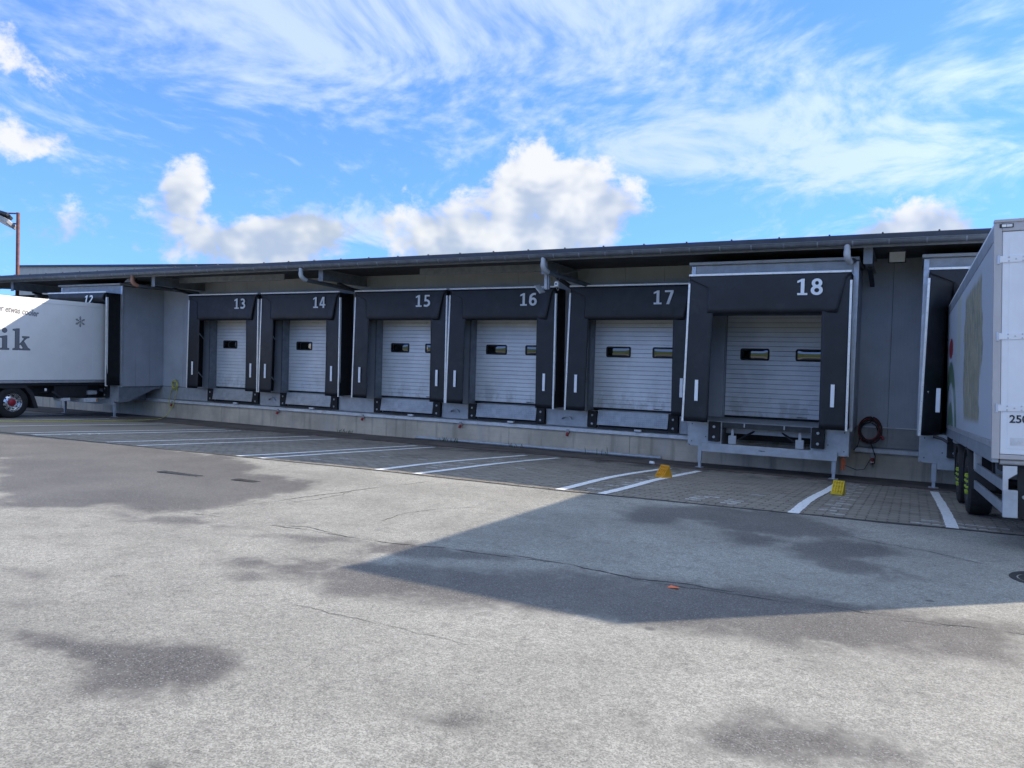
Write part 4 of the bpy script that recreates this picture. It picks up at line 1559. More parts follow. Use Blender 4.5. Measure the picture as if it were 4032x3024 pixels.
# ------------------------------------------------------------------ lamps on the building
def floodlight(name, label, loc, rz, tilt, w=0.30, h=0.26, dpt=0.10, pole=None):
    t = thing(name, label, 'floodlight', loc, rz)
    root = MB()
    root.box(-w / 2, w / 2, 0, dpt, -h / 2, h / 2)
    b = root.build('housing', 'darksteel', t, bevel=0.012)
    b.rotation_euler = (tilt, 0, 0)
    l_ = MB().box(-w / 2 + 0.025, w / 2 - 0.025, -0.006, 0.004, -h / 2 + 0.025, h / 2 - 0.025).build('lens', 'lens', b, bevel=0.003)
    mb = MB()
    for s in (-1, 1):
        mb.box(s * (w / 2 + 0.008) - 0.006, s * (w / 2 + 0.008) + 0.006, 0.02, 0.16, -0.02, 0.02)
    mb.box(-w / 2 - 0.014, w / 2 + 0.014, 0.15, 0.17, -0.02, 0.02)
    mb.build('yoke', 'darksteel', t)
    if pole:
        MB().box(-0.025, 0.025, 0.17, 0.17 + pole, -0.02, 0.03).build('bracket_arm', 'darksteel', t)
    return t


floodlight('floodlight', 'square floodlight with pale glass under the eave between docks 18 and 19', (-0.445, -0.95, 4.90), 0.0, R(16), 0.35, 0.30, 0.12, pole=0.78)
floodlight('floodlight', 'tilted floodlight under the eave beside the reddish pipe above dock 12', (-24.1, -2.0, 4.86), R(25), R(-55), 0.34, 0.26, 0.10)
t = thing('floodlight', 'small tilted floodlight hanging on a steel post above number 16', 'floodlight', (-8.27, -1.95, 4.26))
MB().box(-0.04, 0.04, -0.03, 0.05, -0.02, 0.42).build('post', 'galv', t, bevel=0.006)
MB().box(0.05, 0.10, -0.02, 0.04, -0.02, 0.40).build('post', 'steel', t, bevel=0.006)
b = MB().box(-0.13, 0.13, -0.10, 0.10, -0.02, 0.02).build('housing', 'greyplastic', t, bevel=0.008, loc=(-0.15, -0.05, -0.01))
b.rotation_euler = (R(20), R(48), 0)
MB().box(-0.15, 0.0, -0.035, -0.015, -0.02, 0.01).build('arm', 'steel', t)
t = thing('security_camera', 'small white box camera hanging by a cable between shelters 16 and 17', 'camera', (-7.99, -1.9, 4.37))
MB().box(-0.05, 0.05, -0.06, 0.05, -0.065, 0.065).build('case', 'white', t, bevel=0.015)
MB().lathe([(-0.062, 0.022), (-0.07, 0.018), (-0.066, 0.0)], 16, 'y').build('lens', 'darksteel', t, smooth=True)
MB().tube([(-0.03, 0, 0.06), (-0.035, 0, 0.2), (0.0, 0.02, 0.36)], 0.006, 6).build('cable', 'greyplastic', t, smooth=True)
MB().tube([(0.045, 0, 0.0), (0.06, 0, -0.1), (0.03, 0, -0.16), (-0.01, 0, -0.1), (0.0, 0, -0.06)], 0.006, 6).build('cable', 'greyplastic', t, smooth=True)
MB().tube([(0.03, 0, 0.06), (0.06, 0.1, 0.25), (0.35, 0.5, 0.38)], 0.005, 6).build('cable', 'greyplastic', t, smooth=True)

# lamp post rising behind the eave at the far left
t = thing('lamp_post', 'rusty red lamp post with two floodlights above the roof at far left', 'lamp post', (-36.05, 1.0, 0))
MB().tube([(0, 0, 0), (0, 0, 8.52)], 0.075, 12).build('post', 'rust', t, smooth=True)
MB().obox((0, 0, 8.48), (-0.5, -0.25, 8.48), 0.06, 0.06).build('arm', 'rust', t)
MB().obox((0, 0, 8.02), (-0.3, -0.15, 8.02), 0.06, 0.06).build('arm', 'rust', t)
hb = MB().box(-0.30, 0.30, -0.22, 0.22, -0.08, 0.08).build('lamp_head', 'darksteel', t, bevel=0.03, loc=(-0.55, -0.3, 8.40))
hb.rotation_euler = (R(-25), R(15), R(20))
hb = MB().box(-0.58, 0.42, -0.30, 0.30, -0.09, 0.09).build('lamp_head', 'greyplastic', t, bevel=0.03, loc=(-0.5, -0.25, 8.10))
hb.rotation_euler = (R(-28), R(22), R(8))
MB().box(-0.50, 0.36, -0.25, 0.25, -0.10, -0.088).build('lamp_glass', 'lens', hb)

# hall behind with a beige fascia
t = thing('rear_hall', 'beige topped hall rising behind the roof at the left', 'building', (0, 0, 0))
MB().prism([(-44.8, 4.0), (-44.8, 7.0), (-30.0, 6.55), (-16.0, 6.15), (-16.0, 4.0)], 'y', 6.0, 14.0).build('wall', 'beige', t)
MB().prism([(-44.9, 7.0), (-44.9, 7.09), (-30.0, 6.64), (-16.0, 6.23), (-16.0, 6.15), (-30.0, 6.56)], 'y', 5.9, 14.1).build('roof_trim', 'roof', t)

# ------------------------------------------------------------------ sockets, cables, chocks, litter
for i, (x, lab) in enumerate(((-19.0, 'between the two leftmost flush bays'), (-15.39, 'at the dark gap beside bay 15'), (-11.78, 'between the middle bays beside a hood'), (-8.35, 'at the dark gap left of bay 17'), (-24.25, 'under the yellow cable loop'))):
    t = thing('power_socket', f'red and grey power socket under the rail {lab}', 'power socket', (x, -0.11, 0.50), group='red power sockets on the plinth')
    MB().box(-0.035, 0.035, -0.02, 0.07, 0.0, 0.12).build('box', 'greyplastic', t, bevel=0.006)
    b = MB().tube([(0, -0.01, 0.02), (0, -0.05, -0.06)], [0.036, 0.042], 14).build('cap', 'redplastic', t, smooth=True)
t = thing('power_socket', 'grey power plug with red band below the red cable coil', 'power socket', (-0.80, -0.11, 0.40))
MB().box(-0.04, 0.04, -0.02, 0.07, 0.04, 0.17).build('box', 'greyplastic', t, bevel=0.006)
MB().tube([(0, -0.03, 0.05), (0, -0.05, -0.07)], [0.034, 0.03], 14).build('plug', 'redplastic', t, smooth=True)
MB().tube([(0, -0.045, -0.03), (0, -0.05, -0.055)], 0.036, 14).build('ring', 'white', t, smooth=True)


def coil(cx, cy, cz, r, turns, jit, seed, ys=0.05):
    q = random.Random(seed)
    path = []
    for k in range(turns):
        rr = r * q.uniform(1 - jit, 1.0)
        ox, oz = q.uniform(-.03, .03), q.uniform(-.05, .02) - (r - rr)
        yy = q.uniform(-ys, 0)
        for a in range(24):
            t = math.pi / 2 + 2 * math.pi * a / 24
            w = a / 24
            path.append((cx + ox + math.cos(t) * rr * 0.9, cy + yy, cz + oz + math.sin(t) * rr * 1.08))
    return path


t = thing('cable_coil', 'coiled red and black cable hanging on the wall right of dock 18', 'cable', (-0.87, -0.04, 1.12))
MB().tube(coil(0, -0.05, 0, 0.26, 8, 0.2, 3), 0.010, 7).build('red_cable', 'rcable', t, smooth=True)
MB().tube(coil(0.0, -0.07, -0.01, 0.255, 5, 0.2, 5), 0.011, 7).build('black_cable', 'bcable', t, smooth=True)
MB().tube([(-0.12, -0.02, 0.23), (-0.05, -0.10, 0.275), (0.05, -0.10, 0.275), (0.12, -0.02, 0.23)], 0.012, 8).build('hook', 'galv', t, smooth=True)
MB().tube([(0.22, -0.08, -0.16), (0.28, -0.1, -0.2), (0.25, -0.1, -0.24)], 0.03, 10).build('connector', 'redplastic', t, smooth=True)
MB().tube([(0.0, -0.08, -0.27), (0.06, -0.10, -0.42), (0.13, -0.12, -0.62), (0.12, -0.12, -0.78), (0.07, -0.10, -0.80)], 0.011, 8).build('tail', 'bcable', t, smooth=True)
MB().tube([(-0.2, -0.06, -0.2), (-0.25, -0.08, -0.42), (-0.33, -0.1, -0.52)], 0.008, 8).build('tail', 'bcable', t, smooth=True)
o = MB().tube([(-1.36, -0.6, 0.30), (-1.1, -0.4, 0.18), (-0.95, -0.3, 0.2), (-0.84, -0.16, 0.42)], 0.007, 8).build('cable', 'bcable', smooth=True)
tag(o, 'thin dark cable sagging from the plug to the leg of dock 18', 'cable')
t = thing('rope_bundle', 'small bundle of red rope tied at the right leg of dock 18', 'rope', (-1.30, -1.66, 0.46))
mb = MB()
for k in range(9):
    a = rnd.uniform(-.05, .05)
    mb.tube([(a, rnd.uniform(-.03, .03), 0.13), (a + rnd.uniform(-.03, .03), rnd.uniform(-.03, .03), 0.0), (a + rnd.uniform(-.03, .03), 0, -0.17), (a * .5, .01, -0.1)], 0.006, 5)
mb.build('strands', 'orangelitter', t, smooth=True)

t = thing('yellow_cable', 'yellow cable looped on the wall and trailing over the ground at left', 'cable', (-24.2, 0, 0))
MB().tube(coil(0.06, -0.08, 1.28, 0.17, 4, 0.25, 8), 0.012, 7).build('coil', 'ycable', t, smooth=True)
MB().tube([(-0.06, -0.09, 1.16), (-0.16, -0.12, 0.80), (-0.17, -0.16, 0.5), (-0.10, -0.15, 0.38), (0.02, -0.14, 0.42)], 0.012, 7).build('hanging_loop', 'ycable', t, smooth=True)
gp_ = [(0.20, -0.10, 1.2), (0.16, -0.13, 0.8), (0.08, -0.2, 0.42), (0.14, -0.5, 0.10)]
for (dx, y) in ((0.35, -0.85), (0.9, -1.5), (1.15, -2.2), (1.2, -3.2), (1.2, -4.5), (1.0, -5.6), (0.75, -6.6), (0.4, -8.0)):
    gp_.append((dx, y, gz(-24.2 + dx, y) + 0.016))
MB().tube(gp_, 0.013, 7).build('ground_run', 'ycable', t, smooth=True)
MB().lathe([(0, 0.05), (-0.10, 0.05), (-0.11, 0.0)], 14, 'y', (0.02, -0.01, 1.38)).build('hook', 'greyplastic', t, smooth=True)


def chock(label, x, y, rz, m_, sc_=0.93):
    t = thing('wheel_chock', label, 'wheel chock', (x, y, gz(x, y)), rz, group='yellow wheel chocks')
    w, l_, h = 0.098 * sc_, 0.30 * sc_, 0.215 * sc_
    # wedge with a curved ramp facing the yard
    ramp = []
    for k in range(9):
        u = k / 8
        ramp.append((-l_ / 2 + l_ * 0.62 * u, h * (u ** 1.25) * 0.98 + 0.012))
    prof = [(-l_ / 2, 0.0)] + ramp + [(l_ * 0.16, h), (l_ * 0.20, h * 0.9), (l_ / 2, 0.03), (l_ / 2, 0.0)]
    b = MB().prism(prof, 'x', -w, w).build('wedge', m_, t, bevel=0.004)
    b.rotation_euler = (math.atan(-s1(x)), 0, 0)
    mb = MB()
    for i in range(5):
        xx_ = -w + 0.008 + i * (2 * w - 0.016) / 4
        for k in range(8):
            a, c_ = ramp[k], ramp[k + 1]
            mb.obox((xx_, a[0], a[1] + 0.004), (xx_, c_[0], c_[1] + 0.004), 0.012, 0.056)
    for k in (0, 3, 6, 8):
        a = ramp[k]
        mb.box(-w, w, a[0] - 0.016, a[0] + 0.003, a[1] - 0.004, a[1] + 0.026)
    mb.build('grip_ribs', m_, b)
    return t


chock('bright yellow wheel chock on the white line left of the trailer', -1.08, -5.38, R(-6), 'yellow')
chock('orange yellow wheel chock on the white line between docks 17 and 18', -4.10, -5.36, R(-18), 'orange')
chock('yellow wheel chock wedged between the left wheels of the trailer', 0.85, -5.62, R(-2), 'yellow', 0.8)

o = MB().tube([(-13.3, -0.17, 0.055), (-9.5, -0.16, 0.06), (-5.7, -0.18, 0.055)], 0.045, 10).build('steel_pipe', 'galv', smooth=True)
tag(o, 'long grey steel pipe lying along the foot of the concrete plinth', 'pipe')
o = MB().tube([(-5.38, -2.12, 0.16), (-5.27, -2.16, 0.16)], 0.035, 12).build('paper_cup', 'white', smooth=True)
tag(o, 'small white cup lying at the drain left of dock 18', 'litter')
mb = MB()
mb.v += [(-0.045, -0.02, 0.004), (0.05, -0.015, 0.012), (0.04, 0.03, 0.006), (-0.03, 0.035, 0.014), (-0.045, -0.02, 0.001), (0.05, -0.015, 0.009), (0.04, 0.03, 0.003), (-0.03, 0.035, 0.011)]
for q in ((0, 1, 2, 3), (7, 6, 5, 4), (0, 4, 5, 1), (1, 5, 6, 2), (2, 6, 7, 3), (3, 7, 4, 0)):
    mb.face(q)
o = mb.build('litter_scrap', 'orangelitter', loc=(-1.66, -13.34, gz(-1.66, -13.34)))
tag(o, 'small orange scrap of litter on the shaded asphalt', 'litter')
# weeds at the wall foot
for i, (x, lab, n_) in enumerate(((-15.9, 'green weed tuft at the plinth foot below door 14', 26), (-9.75, 'dry weed stalk at the plinth foot below door 16', 8), (-7.35, 'thin dead stalk and dirt at the plinth foot below door 17', 5), (-12.0, 'low weeds at the plinth foot near the end of the pipe', 16))):
    t = thing('weed', lab, 'weed', (x, -0.35 if i != 2 else -0.5, gz(x, -0.3)))
    mb = MB()
    q = random.Random(i)
    for k in range(n_):
        bx, by = q.uniform(-.28, .28), q.uniform(-.1, .1)
        hh_ = q.uniform(0.05, 0.16) * (2.2 if i == 2 else 1)
        dx, dy = q.uniform(-.09, .09), q.uniform(-.06, .06)
        w = 0.008
        b = len(mb.v)
        mb.v += [(bx - w, by, 0), (bx + w, by, 0), (bx + dx * .5 + w, by + dy * .5, hh_ * .7), (bx + dx * .5 - w, by + dy * .5, hh_ * .7), (bx + dx, by + dy, hh_)]
        mb.face((b, b + 1, b + 2, b + 3))
        mb.face((b + 3, b + 2, b + 4))
    mb.build('leaves', 'weed', t, recalc=False)
# rubbish and soil heaped in the drain
# ------------------------------------------------------------------ wheels
def wheel(parent, x, y, z, r, w, side, polished=True, nuts='rim', hub='rim', name='wheel', nl=0.75):
    """axle along x; side = +1 outer face towards +x"""
    s = side
    h = w / 2
    root = MB()
    prof = [(-h * .9, r * .60), (-h, r * .72), (-h * .98, r * .90), (-h * .80, r * .985), (-h * .35, r), (h * .35, r), (h * .80, r * .985), (h * .98, r * .90), (h, r * .72), (h * .9, r * .60)]
    t = root.lathe(prof, 48, 'x').build(name, 'tyre', parent, smooth=True, loc=(x, y, z))
    mb = MB()
    for gx in (-0.45, 0.0, 0.45):
        mb.lathe([(gx * w - 0.006, r * 1.001), (gx * w - 0.004, r * 0.985), (gx * w + 0.004, r * 0.985), (gx * w + 0.006, r * 1.001)], 48, 'x')
    rim = [(s * h * .86, r * .60), (s * h * .96, r * .585), (s * h * .84, r * .555), (s * h * .25, r * .54), (s * h * .15, r * .50), (s * h * .45, r * .30), (s * h * .50, r * .24), (s * h * .50, 0.0)]
    ro = MB().lathe(rim, 48, 'x').build('rim', 'rim' if polished else 'darksteel', t, smooth=True)
    mb = MB()
    for k in range(10):
        a = 2 * math.pi * k / 10
        mb.lathe([(s * h * .30, r * .055), (s * h * .37, r * .045), (s * h * .36, 0)], 10, 'x', (0, math.cos(a) * r * .43, math.sin(a) * r * .43))
    mb.build('rim_holes', 'hole', ro)
    hubm = MB().lathe([(s * h * .45, r * .235), (s * h * .85, r * .225), (s * h * 1.0, r * .17), (s * h * 1.02, 0)], 28, 'x').build('hub', hub, t, smooth=True)
    nm = MB()
    for k in range(10):
        a = 2 * math.pi * (k + .5) / 10
        nm.lathe([(s * h * .42, r * .042), (s * h * nl, r * (.038 if nl < 1 else .042)), (s * h * (nl + .03), 0)], 6, 'x', (0, math.cos(a) * r * .31, math.sin(a) * r * .31))
    nm.build('wheel_nuts', nuts, t)
    return t


# ------------------------------------------------------------------ white truck at dock 12
TX = -25.35                       # its right side
tr = thing('truck', 'white box truck with grey lettering backed into dock 12', 'truck', (0, 0, 0))
MB().box(TX - 2.55, TX, -10.6, -1.85, 1.30, 4.03).build('box_body', 'boxwhite', tr, bevel=0.025)
MB().box(TX - 0.02, TX + 0.012, -10.62, -1.84, 3.90, 4.045).build('top_rail', 'boxwhite', tr, bevel=0.006)
MB().box(TX - 0.02, TX + 0.010, -10.62, -1.84, 1.285, 1.36).build('bottom_rail', 'alu', tr, bevel=0.004)
MB().box(TX - 0.02, TX + 0.008, -10.62, -1.84, 1.362, 1.385).build('rail_groove', 'steel', tr)
for y in (-9.2, -7.8, -6.4, -5.0, -3.6, -2.5):
    MB().box(TX - 0.002, TX + 0.0025, y - 0.006, y + 0.006, 1.39, 3.89).build('panel_joint', 'trailerwhite', tr)
for s in (-0.45, -2.1):
    MB().box(TX + s - 0.05, TX + s + 0.05, -11.5, -1.95, 0.92, 1.20).build('chassis_rail', 'chassis', tr)
MB().box(TX - 2.5, TX - 0.05, -10.5, -2.0, 1.20, 1.285).build('floor_frame', 'chassis', tr)
zg = gz(TX, -5.13)
wheel(tr, TX - 0.18, -5.13, zg + 0.495, 0.495, 0.30, 1, True, 'rim', 'redhub')
wheel(tr, TX - 0.52, -5.13, zg + 0.495, 0.495, 0.28, 1, False)
wheel(tr, TX - 2.36, -5.13, zg + 0.495, 0.495, 0.30, -1, True, 'rim', 'redhub')
wheel(tr, TX - 0.20, -10.9, gz(TX, -10.9) + 0.495, 0.495, 0.30, 1, True, 'rim', 'redhub')
wheel(tr, TX - 2.36, -10.9, gz(TX, -10.9) + 0.495, 0.495, 0.30, -1, True, 'rim', 'redhub')
MB().tube([(TX - 2.3, -5.13, zg + 0.495), (TX - 0.3, -5.13, zg + 0.495)], 0.09, 12).build('axle', 'chassis', tr, smooth=True)
# angular mudguard over the rear wheel
ar_o = [(-5.95, .45), (-5.78, 1.20), (-4.72, 1.20), (-4.50, .98), (-4.33, .46)]
ar_i = [(-4.46, .46), (-4.60, .90), (-4.78, 1.12), (-5.70, 1.12), (-5.83, .45)]
MB().prism(ar_o + ar_i, 'x', TX - 0.60, TX - 0.02).build('mudguard', 'chassis', tr)
# tail: beam, underrun bar, lamps, tanks and brackets
MB().box(TX - 2.2, TX - 0.12, -3.75, -2.55, 0.78, 1.2).build('tail_lift_box', 'chassis', tr, bevel=0.03)
MB().box(TX - 2.5, TX - 0.05, -2.35, -2.25, 0.60, 0.74).build('underrun_bar', 'galv', tr, bevel=0.01)
MB().box(TX - 0.9, TX - 0.04, -2.75, -2.30, 0.60, 0.74).build('step', 'rail', tr, bevel=0.01)
MB().box(TX - 0.5, TX - 0.04, -3.55, -3.25, 0.67, 0.76).build('step', 'rail', tr, bevel=0.01)
MB().box(TX - 0.35, TX - 0.06, -2.62, -2.28, 0.86, 1.0).build('tail_bracket', 'alu', tr, bevel=0.01)
MB().box(TX - 0.28, TX - 0.07, -2.32, -2.26, 0.62, 0.72).build('lamp', 'darksteel', tr)
MB().box(TX - 0.055, TX - 0.035, -2.32, -2.26, 0.63, 0.70).build('marker_lamp', 'amber', tr)
MB().box(TX - 0.06, TX - 0.03, -4.12, -4.06, 1.02, 1.10).build('marker_lamp', 'lens', tr)
MB().obox((TX - 0.10, -3.85, 1.0), (TX - 0.10, -3.45, 0.72), 0.06, 0.06).build('lift_arm', 'darksteel', tr)
# cab beyond the left edge of the picture
cab = MB().prism([(-11.0, 0.75), (-13.0, 0.55), (-13.15, 1.3), (-12.95, 3.0), (-12.6, 3.55), (-10.85, 3.65), (-10.85, 1.1)], 'x', TX - 2.48, TX - 0.05).build('cab', 'boxwhite', tr, bevel=0.06)
MB().prism([(-13.16, 1.9), (-12.99, 2.95), (-12.96, 2.95), (-13.13, 1.9)], 'x', TX - 2.35, TX - 0.18).build('windscreen', 'glass_dark', cab)
MB().prism([(-12.75, 1.95), (-12.6, 2.85), (-11.6, 2.85), (-11.6, 1.95)], 'x', TX - 0.055, TX - 0.042).build('side_window', 'glass_dark', cab)
MB().box(TX - 2.45, TX - 0.1, -13.2, -13.05, 0.45, 0.8).build('front_bumper', 'darksteel', tr, bevel=0.03)


def side_text(parent, me, y_left, z, tilt=0.0, x=TX + 0.004):
    o = link_mesh('lettering', me, parent)
    o.matrix_local = Matrix.Translation((x, y_left, z)) @ Matrix.Rotation(tilt, 4, 'X') @ Matrix.Rotation(R(90), 4, 'Z')
    return o


me_ = text_mesh('mer etwas cooler', 0.275, 0.006, 0.0015, 'greytext', shear=0.08, space=1.0)
lo, hi = bounds(me_)
k_ = 1.42 / (hi[0] - lo[0])
me_.transform(Matrix.Diagonal((k_, 1, 1, 1)))
side_text(tr, me_, -4.38 - 1.42, 3.575, R(-5.2))


# serif letters "ik", grey faces with a dark outline
def poly_union(parent, polys, name, y0, z0, m_, x0, x1):
    mb = MB()
    for p in polys:
        mb.prism([(y0 + a, z0 + b) for (a, b) in p], 'x', x0, x1)
    return mb.build(name, m_, parent)


def grow(p, e):
    cx = sum(a for a, b in p) / len(p)
    cz = sum(b for a, b in p) / len(p)
    out = []
    n = len(p)
    area = sum(p[i][0] * p[(i + 1) % n][1] - p[(i + 1) % n][0] * p[i][1] for i in range(n))
    sg = 1 if area > 0 else -1
    for i in range(n):
        a, b, c = p[i - 1], p[i], p[(i + 1) % n]
        d1 = Vector((b[0] - a[0], b[1] - a[1])).normalized()
        d2 = Vector((c[0] - b[0], c[1] - b[1])).normalized()
        n1 = Vector((d1.y, -d1.x)) * sg
        n2 = Vector((d2.y, -d2.x)) * sg
        m = (n1 + n2)
        if m.length < 1e-6:
            m = n1
        m.normalize()
        k = e / max(0.4, m.dot(n1))
        out.append((b[0] + m.x * k, b[1] + m.y * k))
    return out


circ = [(math.cos(a) * 0.068, math.sin(a) * 0.068) for a in np.linspace(0, 2 * math.pi, 20, endpoint=False)]
i_stem = [(0.0, 0.0), (0.27, 0.0), (0.27, 0.028), (0.205, 0.045), (0.205, 0.43), (0.18, 0.43), (0.01, 0.40), (0.01, 0.375), (0.075, 0.36), (0.075, 0.045), (0.0, 0.028)]
i_dot = [(0.135 + a, 0.60 + b) for a, b in circ]
k_stem = [(0.0, 0.0), (0.24, 0.0), (0.24, 0.028), (0.19, 0.045), (0.19, 0.67), (0.16, 0.67), (0.0, 0.645), (0.0, 0.62), (0.07, 0.605), (0.07, 0.045), (0.0, 0.028)]
k_up = [(0.19, 0.17), (0.24, 0.21), (0.36, 0.365), (0.29, 0.40), (0.29, 0.425), (0.50, 0.425), (0.50, 0.40), (0.42, 0.38), (0.30, 0.255), (0.23, 0.17)]
k_dn = [(0.235, 0.195), (0.33, 0.275), (0.47, 0.055), (0.53, 0.028), (0.53, 0.0), (0.27, 0.0), (0.27, 0.028), (0.33, 0.045)]
for (nm, polys, yo) in (('lettering', [i_stem, i_dot], -5.56), ('lettering', [k_stem, k_up, k_dn], -5.17)):
    poly_union(tr, [grow(p, 0.012) for p in polys], nm, yo, 2.35, 'darkgrey', TX + 0.0005, TX + 0.0025)
    poly_union(tr, polys, nm, yo, 2.35, 'greytext', TX + 0.003, TX + 0.005)
# snowflake
mb = MB()
cy_, cz_ = -2.965, 3.365
for k in range(6):
    a = R(90 + 60 * k)
    ux, uz = math.cos(a), math.sin(a)
    def pt(t, s): return (TX + 0.003, cy_ + ux * t - uz * s, cz_ + uz * t + ux * s)
    mb.obox(pt(0.01, 0), pt(0.185, 0), 0.004, 0.012, (0, -uz, ux))
    for (t0, ln) in ((0.06, 0.045), (0.105, 0.055), (0.145, 0.03)):
        for sg in (-1, 1):
            mb.obox(pt(t0, 0), pt(t0 + ln * 0.7, sg * ln * 0.75), 0.004, 0.010, (0, -uz, ux))
mb.build('snowflake_mark', 'darkgrey', tr)

# ------------------------------------------------------------------ drawbar trailer at dock 19
tl = thing('trailer', 'white two axle box trailer with food print backed against dock 19', 'trailer')
Lv = Vector((-0.0215, 1.0, -0.035)).normalized()
Uv = Vector((-0.025, 0.035, 1.0))
Uv = (Uv - Lv * Uv.dot(Lv)).normalized()
Rv = Lv.cross(Uv).normalized()
o3 = Vector((0.764, -9.65, 1.50))
TM = Matrix(((Rv.x, Lv.x, Uv.x, o3.x), (Rv.y, Lv.y, Uv.y, o3.y), (Rv.z, Lv.z, Uv.z, o3.z), (0, 0, 0, 1)))
tl.matrix_world = TM
W_, LL, HH = 2.55, 8.0, 2.54
MB().box(0.012, W_ - .012, 0.02, LL, 0.05, HH - 0.03).build('box_body', 'trailerwhite', tl, bevel=0.01)


def print_mat():
    m, g, b = new_mat('trailer_side_print')
    tcn = g.n.new('ShaderNodeTexCoord')
    p = tcn.outputs['Object']
    s = g.sep(p)
    Y, Z = s[1], s[2]
    base = (0.52, 0.57, 0.63)
    nz = g.noise(g.vm('MULTIPLY', p, (1, 3.0, 1.2)), 2.4, 7, 0.75)
    nz2 = g.noise(g.vm('MULTIPLY', p, (1, 5, 1.4)), 3.0, 5, 0.7)
    veg = g.mix(g.ss(nz, 0.42, 0.58), (0.13, 0.14, 0.06), (0.46, 0.40, 0.24))
    veg = g.mix(g.ss(nz2, 0.58, 0.75), veg, (0.30, 0.13, 0.06))
    veg = g.mix(g.ss(nz2, 0.42, 0.25), veg, (0.46, 0.48, 0.36))
    edge = g.add(g.mul(g.noise(p, 1.1, 5, 0.65), 1.7), g.mul(g.math('POWER', g.math('ABSOLUTE', g.sub(Z, 1.3)), 2.0), 0.28))
    m1 = g.mul(g.ss(g.sub(Y, edge), 0.30, 0.45), g.ss(g.add(Y, edge), 4.95, 4.80))
    m1 = g.mul(m1, g.mul(g.ss(Z, 0.28, 0.40), g.ss(g.add(Z, g.mul(edge, 0.15)), 2.40, 2.25)))
    c = g.mix(g.mul(m1, 0.85), base, veg)
    pale = g.mul(g.ss(g.add(Y, g.mul(edge, .4)), 4.9, 5.0), g.ss(g.add(Y, g.mul(edge, .4)), 5.7, 5.6))
    pale = g.mul(pale, g.ss(Z, 1.0, 1.5))
    c = g.mix(g.mul(pale, 0.8), c, (0.52, 0.55, 0.42))
    # green sweep and red fruit near the dock end
    dgr = g.vm('LENGTH', g.mapping(p, (0, 6.9, -0.3), (0, 0, 0), (1, 1.5, 1.55), 'TEXTURE'))
    gr1 = g.mul(g.ss(dgr, 0.80, 0.85), g.ss(dgr, 1.10, 1.05))
    gr2 = g.mul(g.ss(dgr, 0.30, 0.35), g.ss(dgr, 0.62, 0.57))
    c = g.mix(g.mul(g.mx(gr1, gr2), 0.85), c, (0.06, 0.17, 0.06))
    dap = g.vm('LENGTH', g.mapping(p, (0, 6.9, 1.62), (0, 0, 0), (1, 0.55, 0.19), 'TEXTURE'))
    c = g.mix(g.ss(dap, 1.02, 0.95), c, (0.36, 0.05, 0.06))
    g.put(b.inputs['Base Color'], c)
    b.inputs['Roughness'].default_value = 0.28
    return m


M['print'] = print_mat()
MB().box(0.0, 0.011, 0.06, LL, 0.175, HH - 0.20).build('side_print', 'print', tl)
MB().box(-0.006, 0.03, 0.0, LL, HH - 0.20, HH - 0.035).build('top_rail', 'trailerrail', tl, bevel=0.008)
MB().box(-0.004, 0.05, 0.0, LL, HH - 0.035, HH).build('roof_edge', 'trailerwhite', tl, bevel=0.008)
MB().box(-0.006, 0.05, 0.0, LL, 0.10, 0.17).build('floor_rail', 'alu', tl, bevel=0.005)
MB().box(-0.002, 0.06, 0.0, LL, -0.06, 0.10).build('side_skirt', 'trailerrail', tl, bevel=0.004)
MB().box(W_ - 0.05, W_ + 0.002, 0.0, LL, -0.06, 0.17).build('side_skirt', 'trailerrail', tl, bevel=0.004)
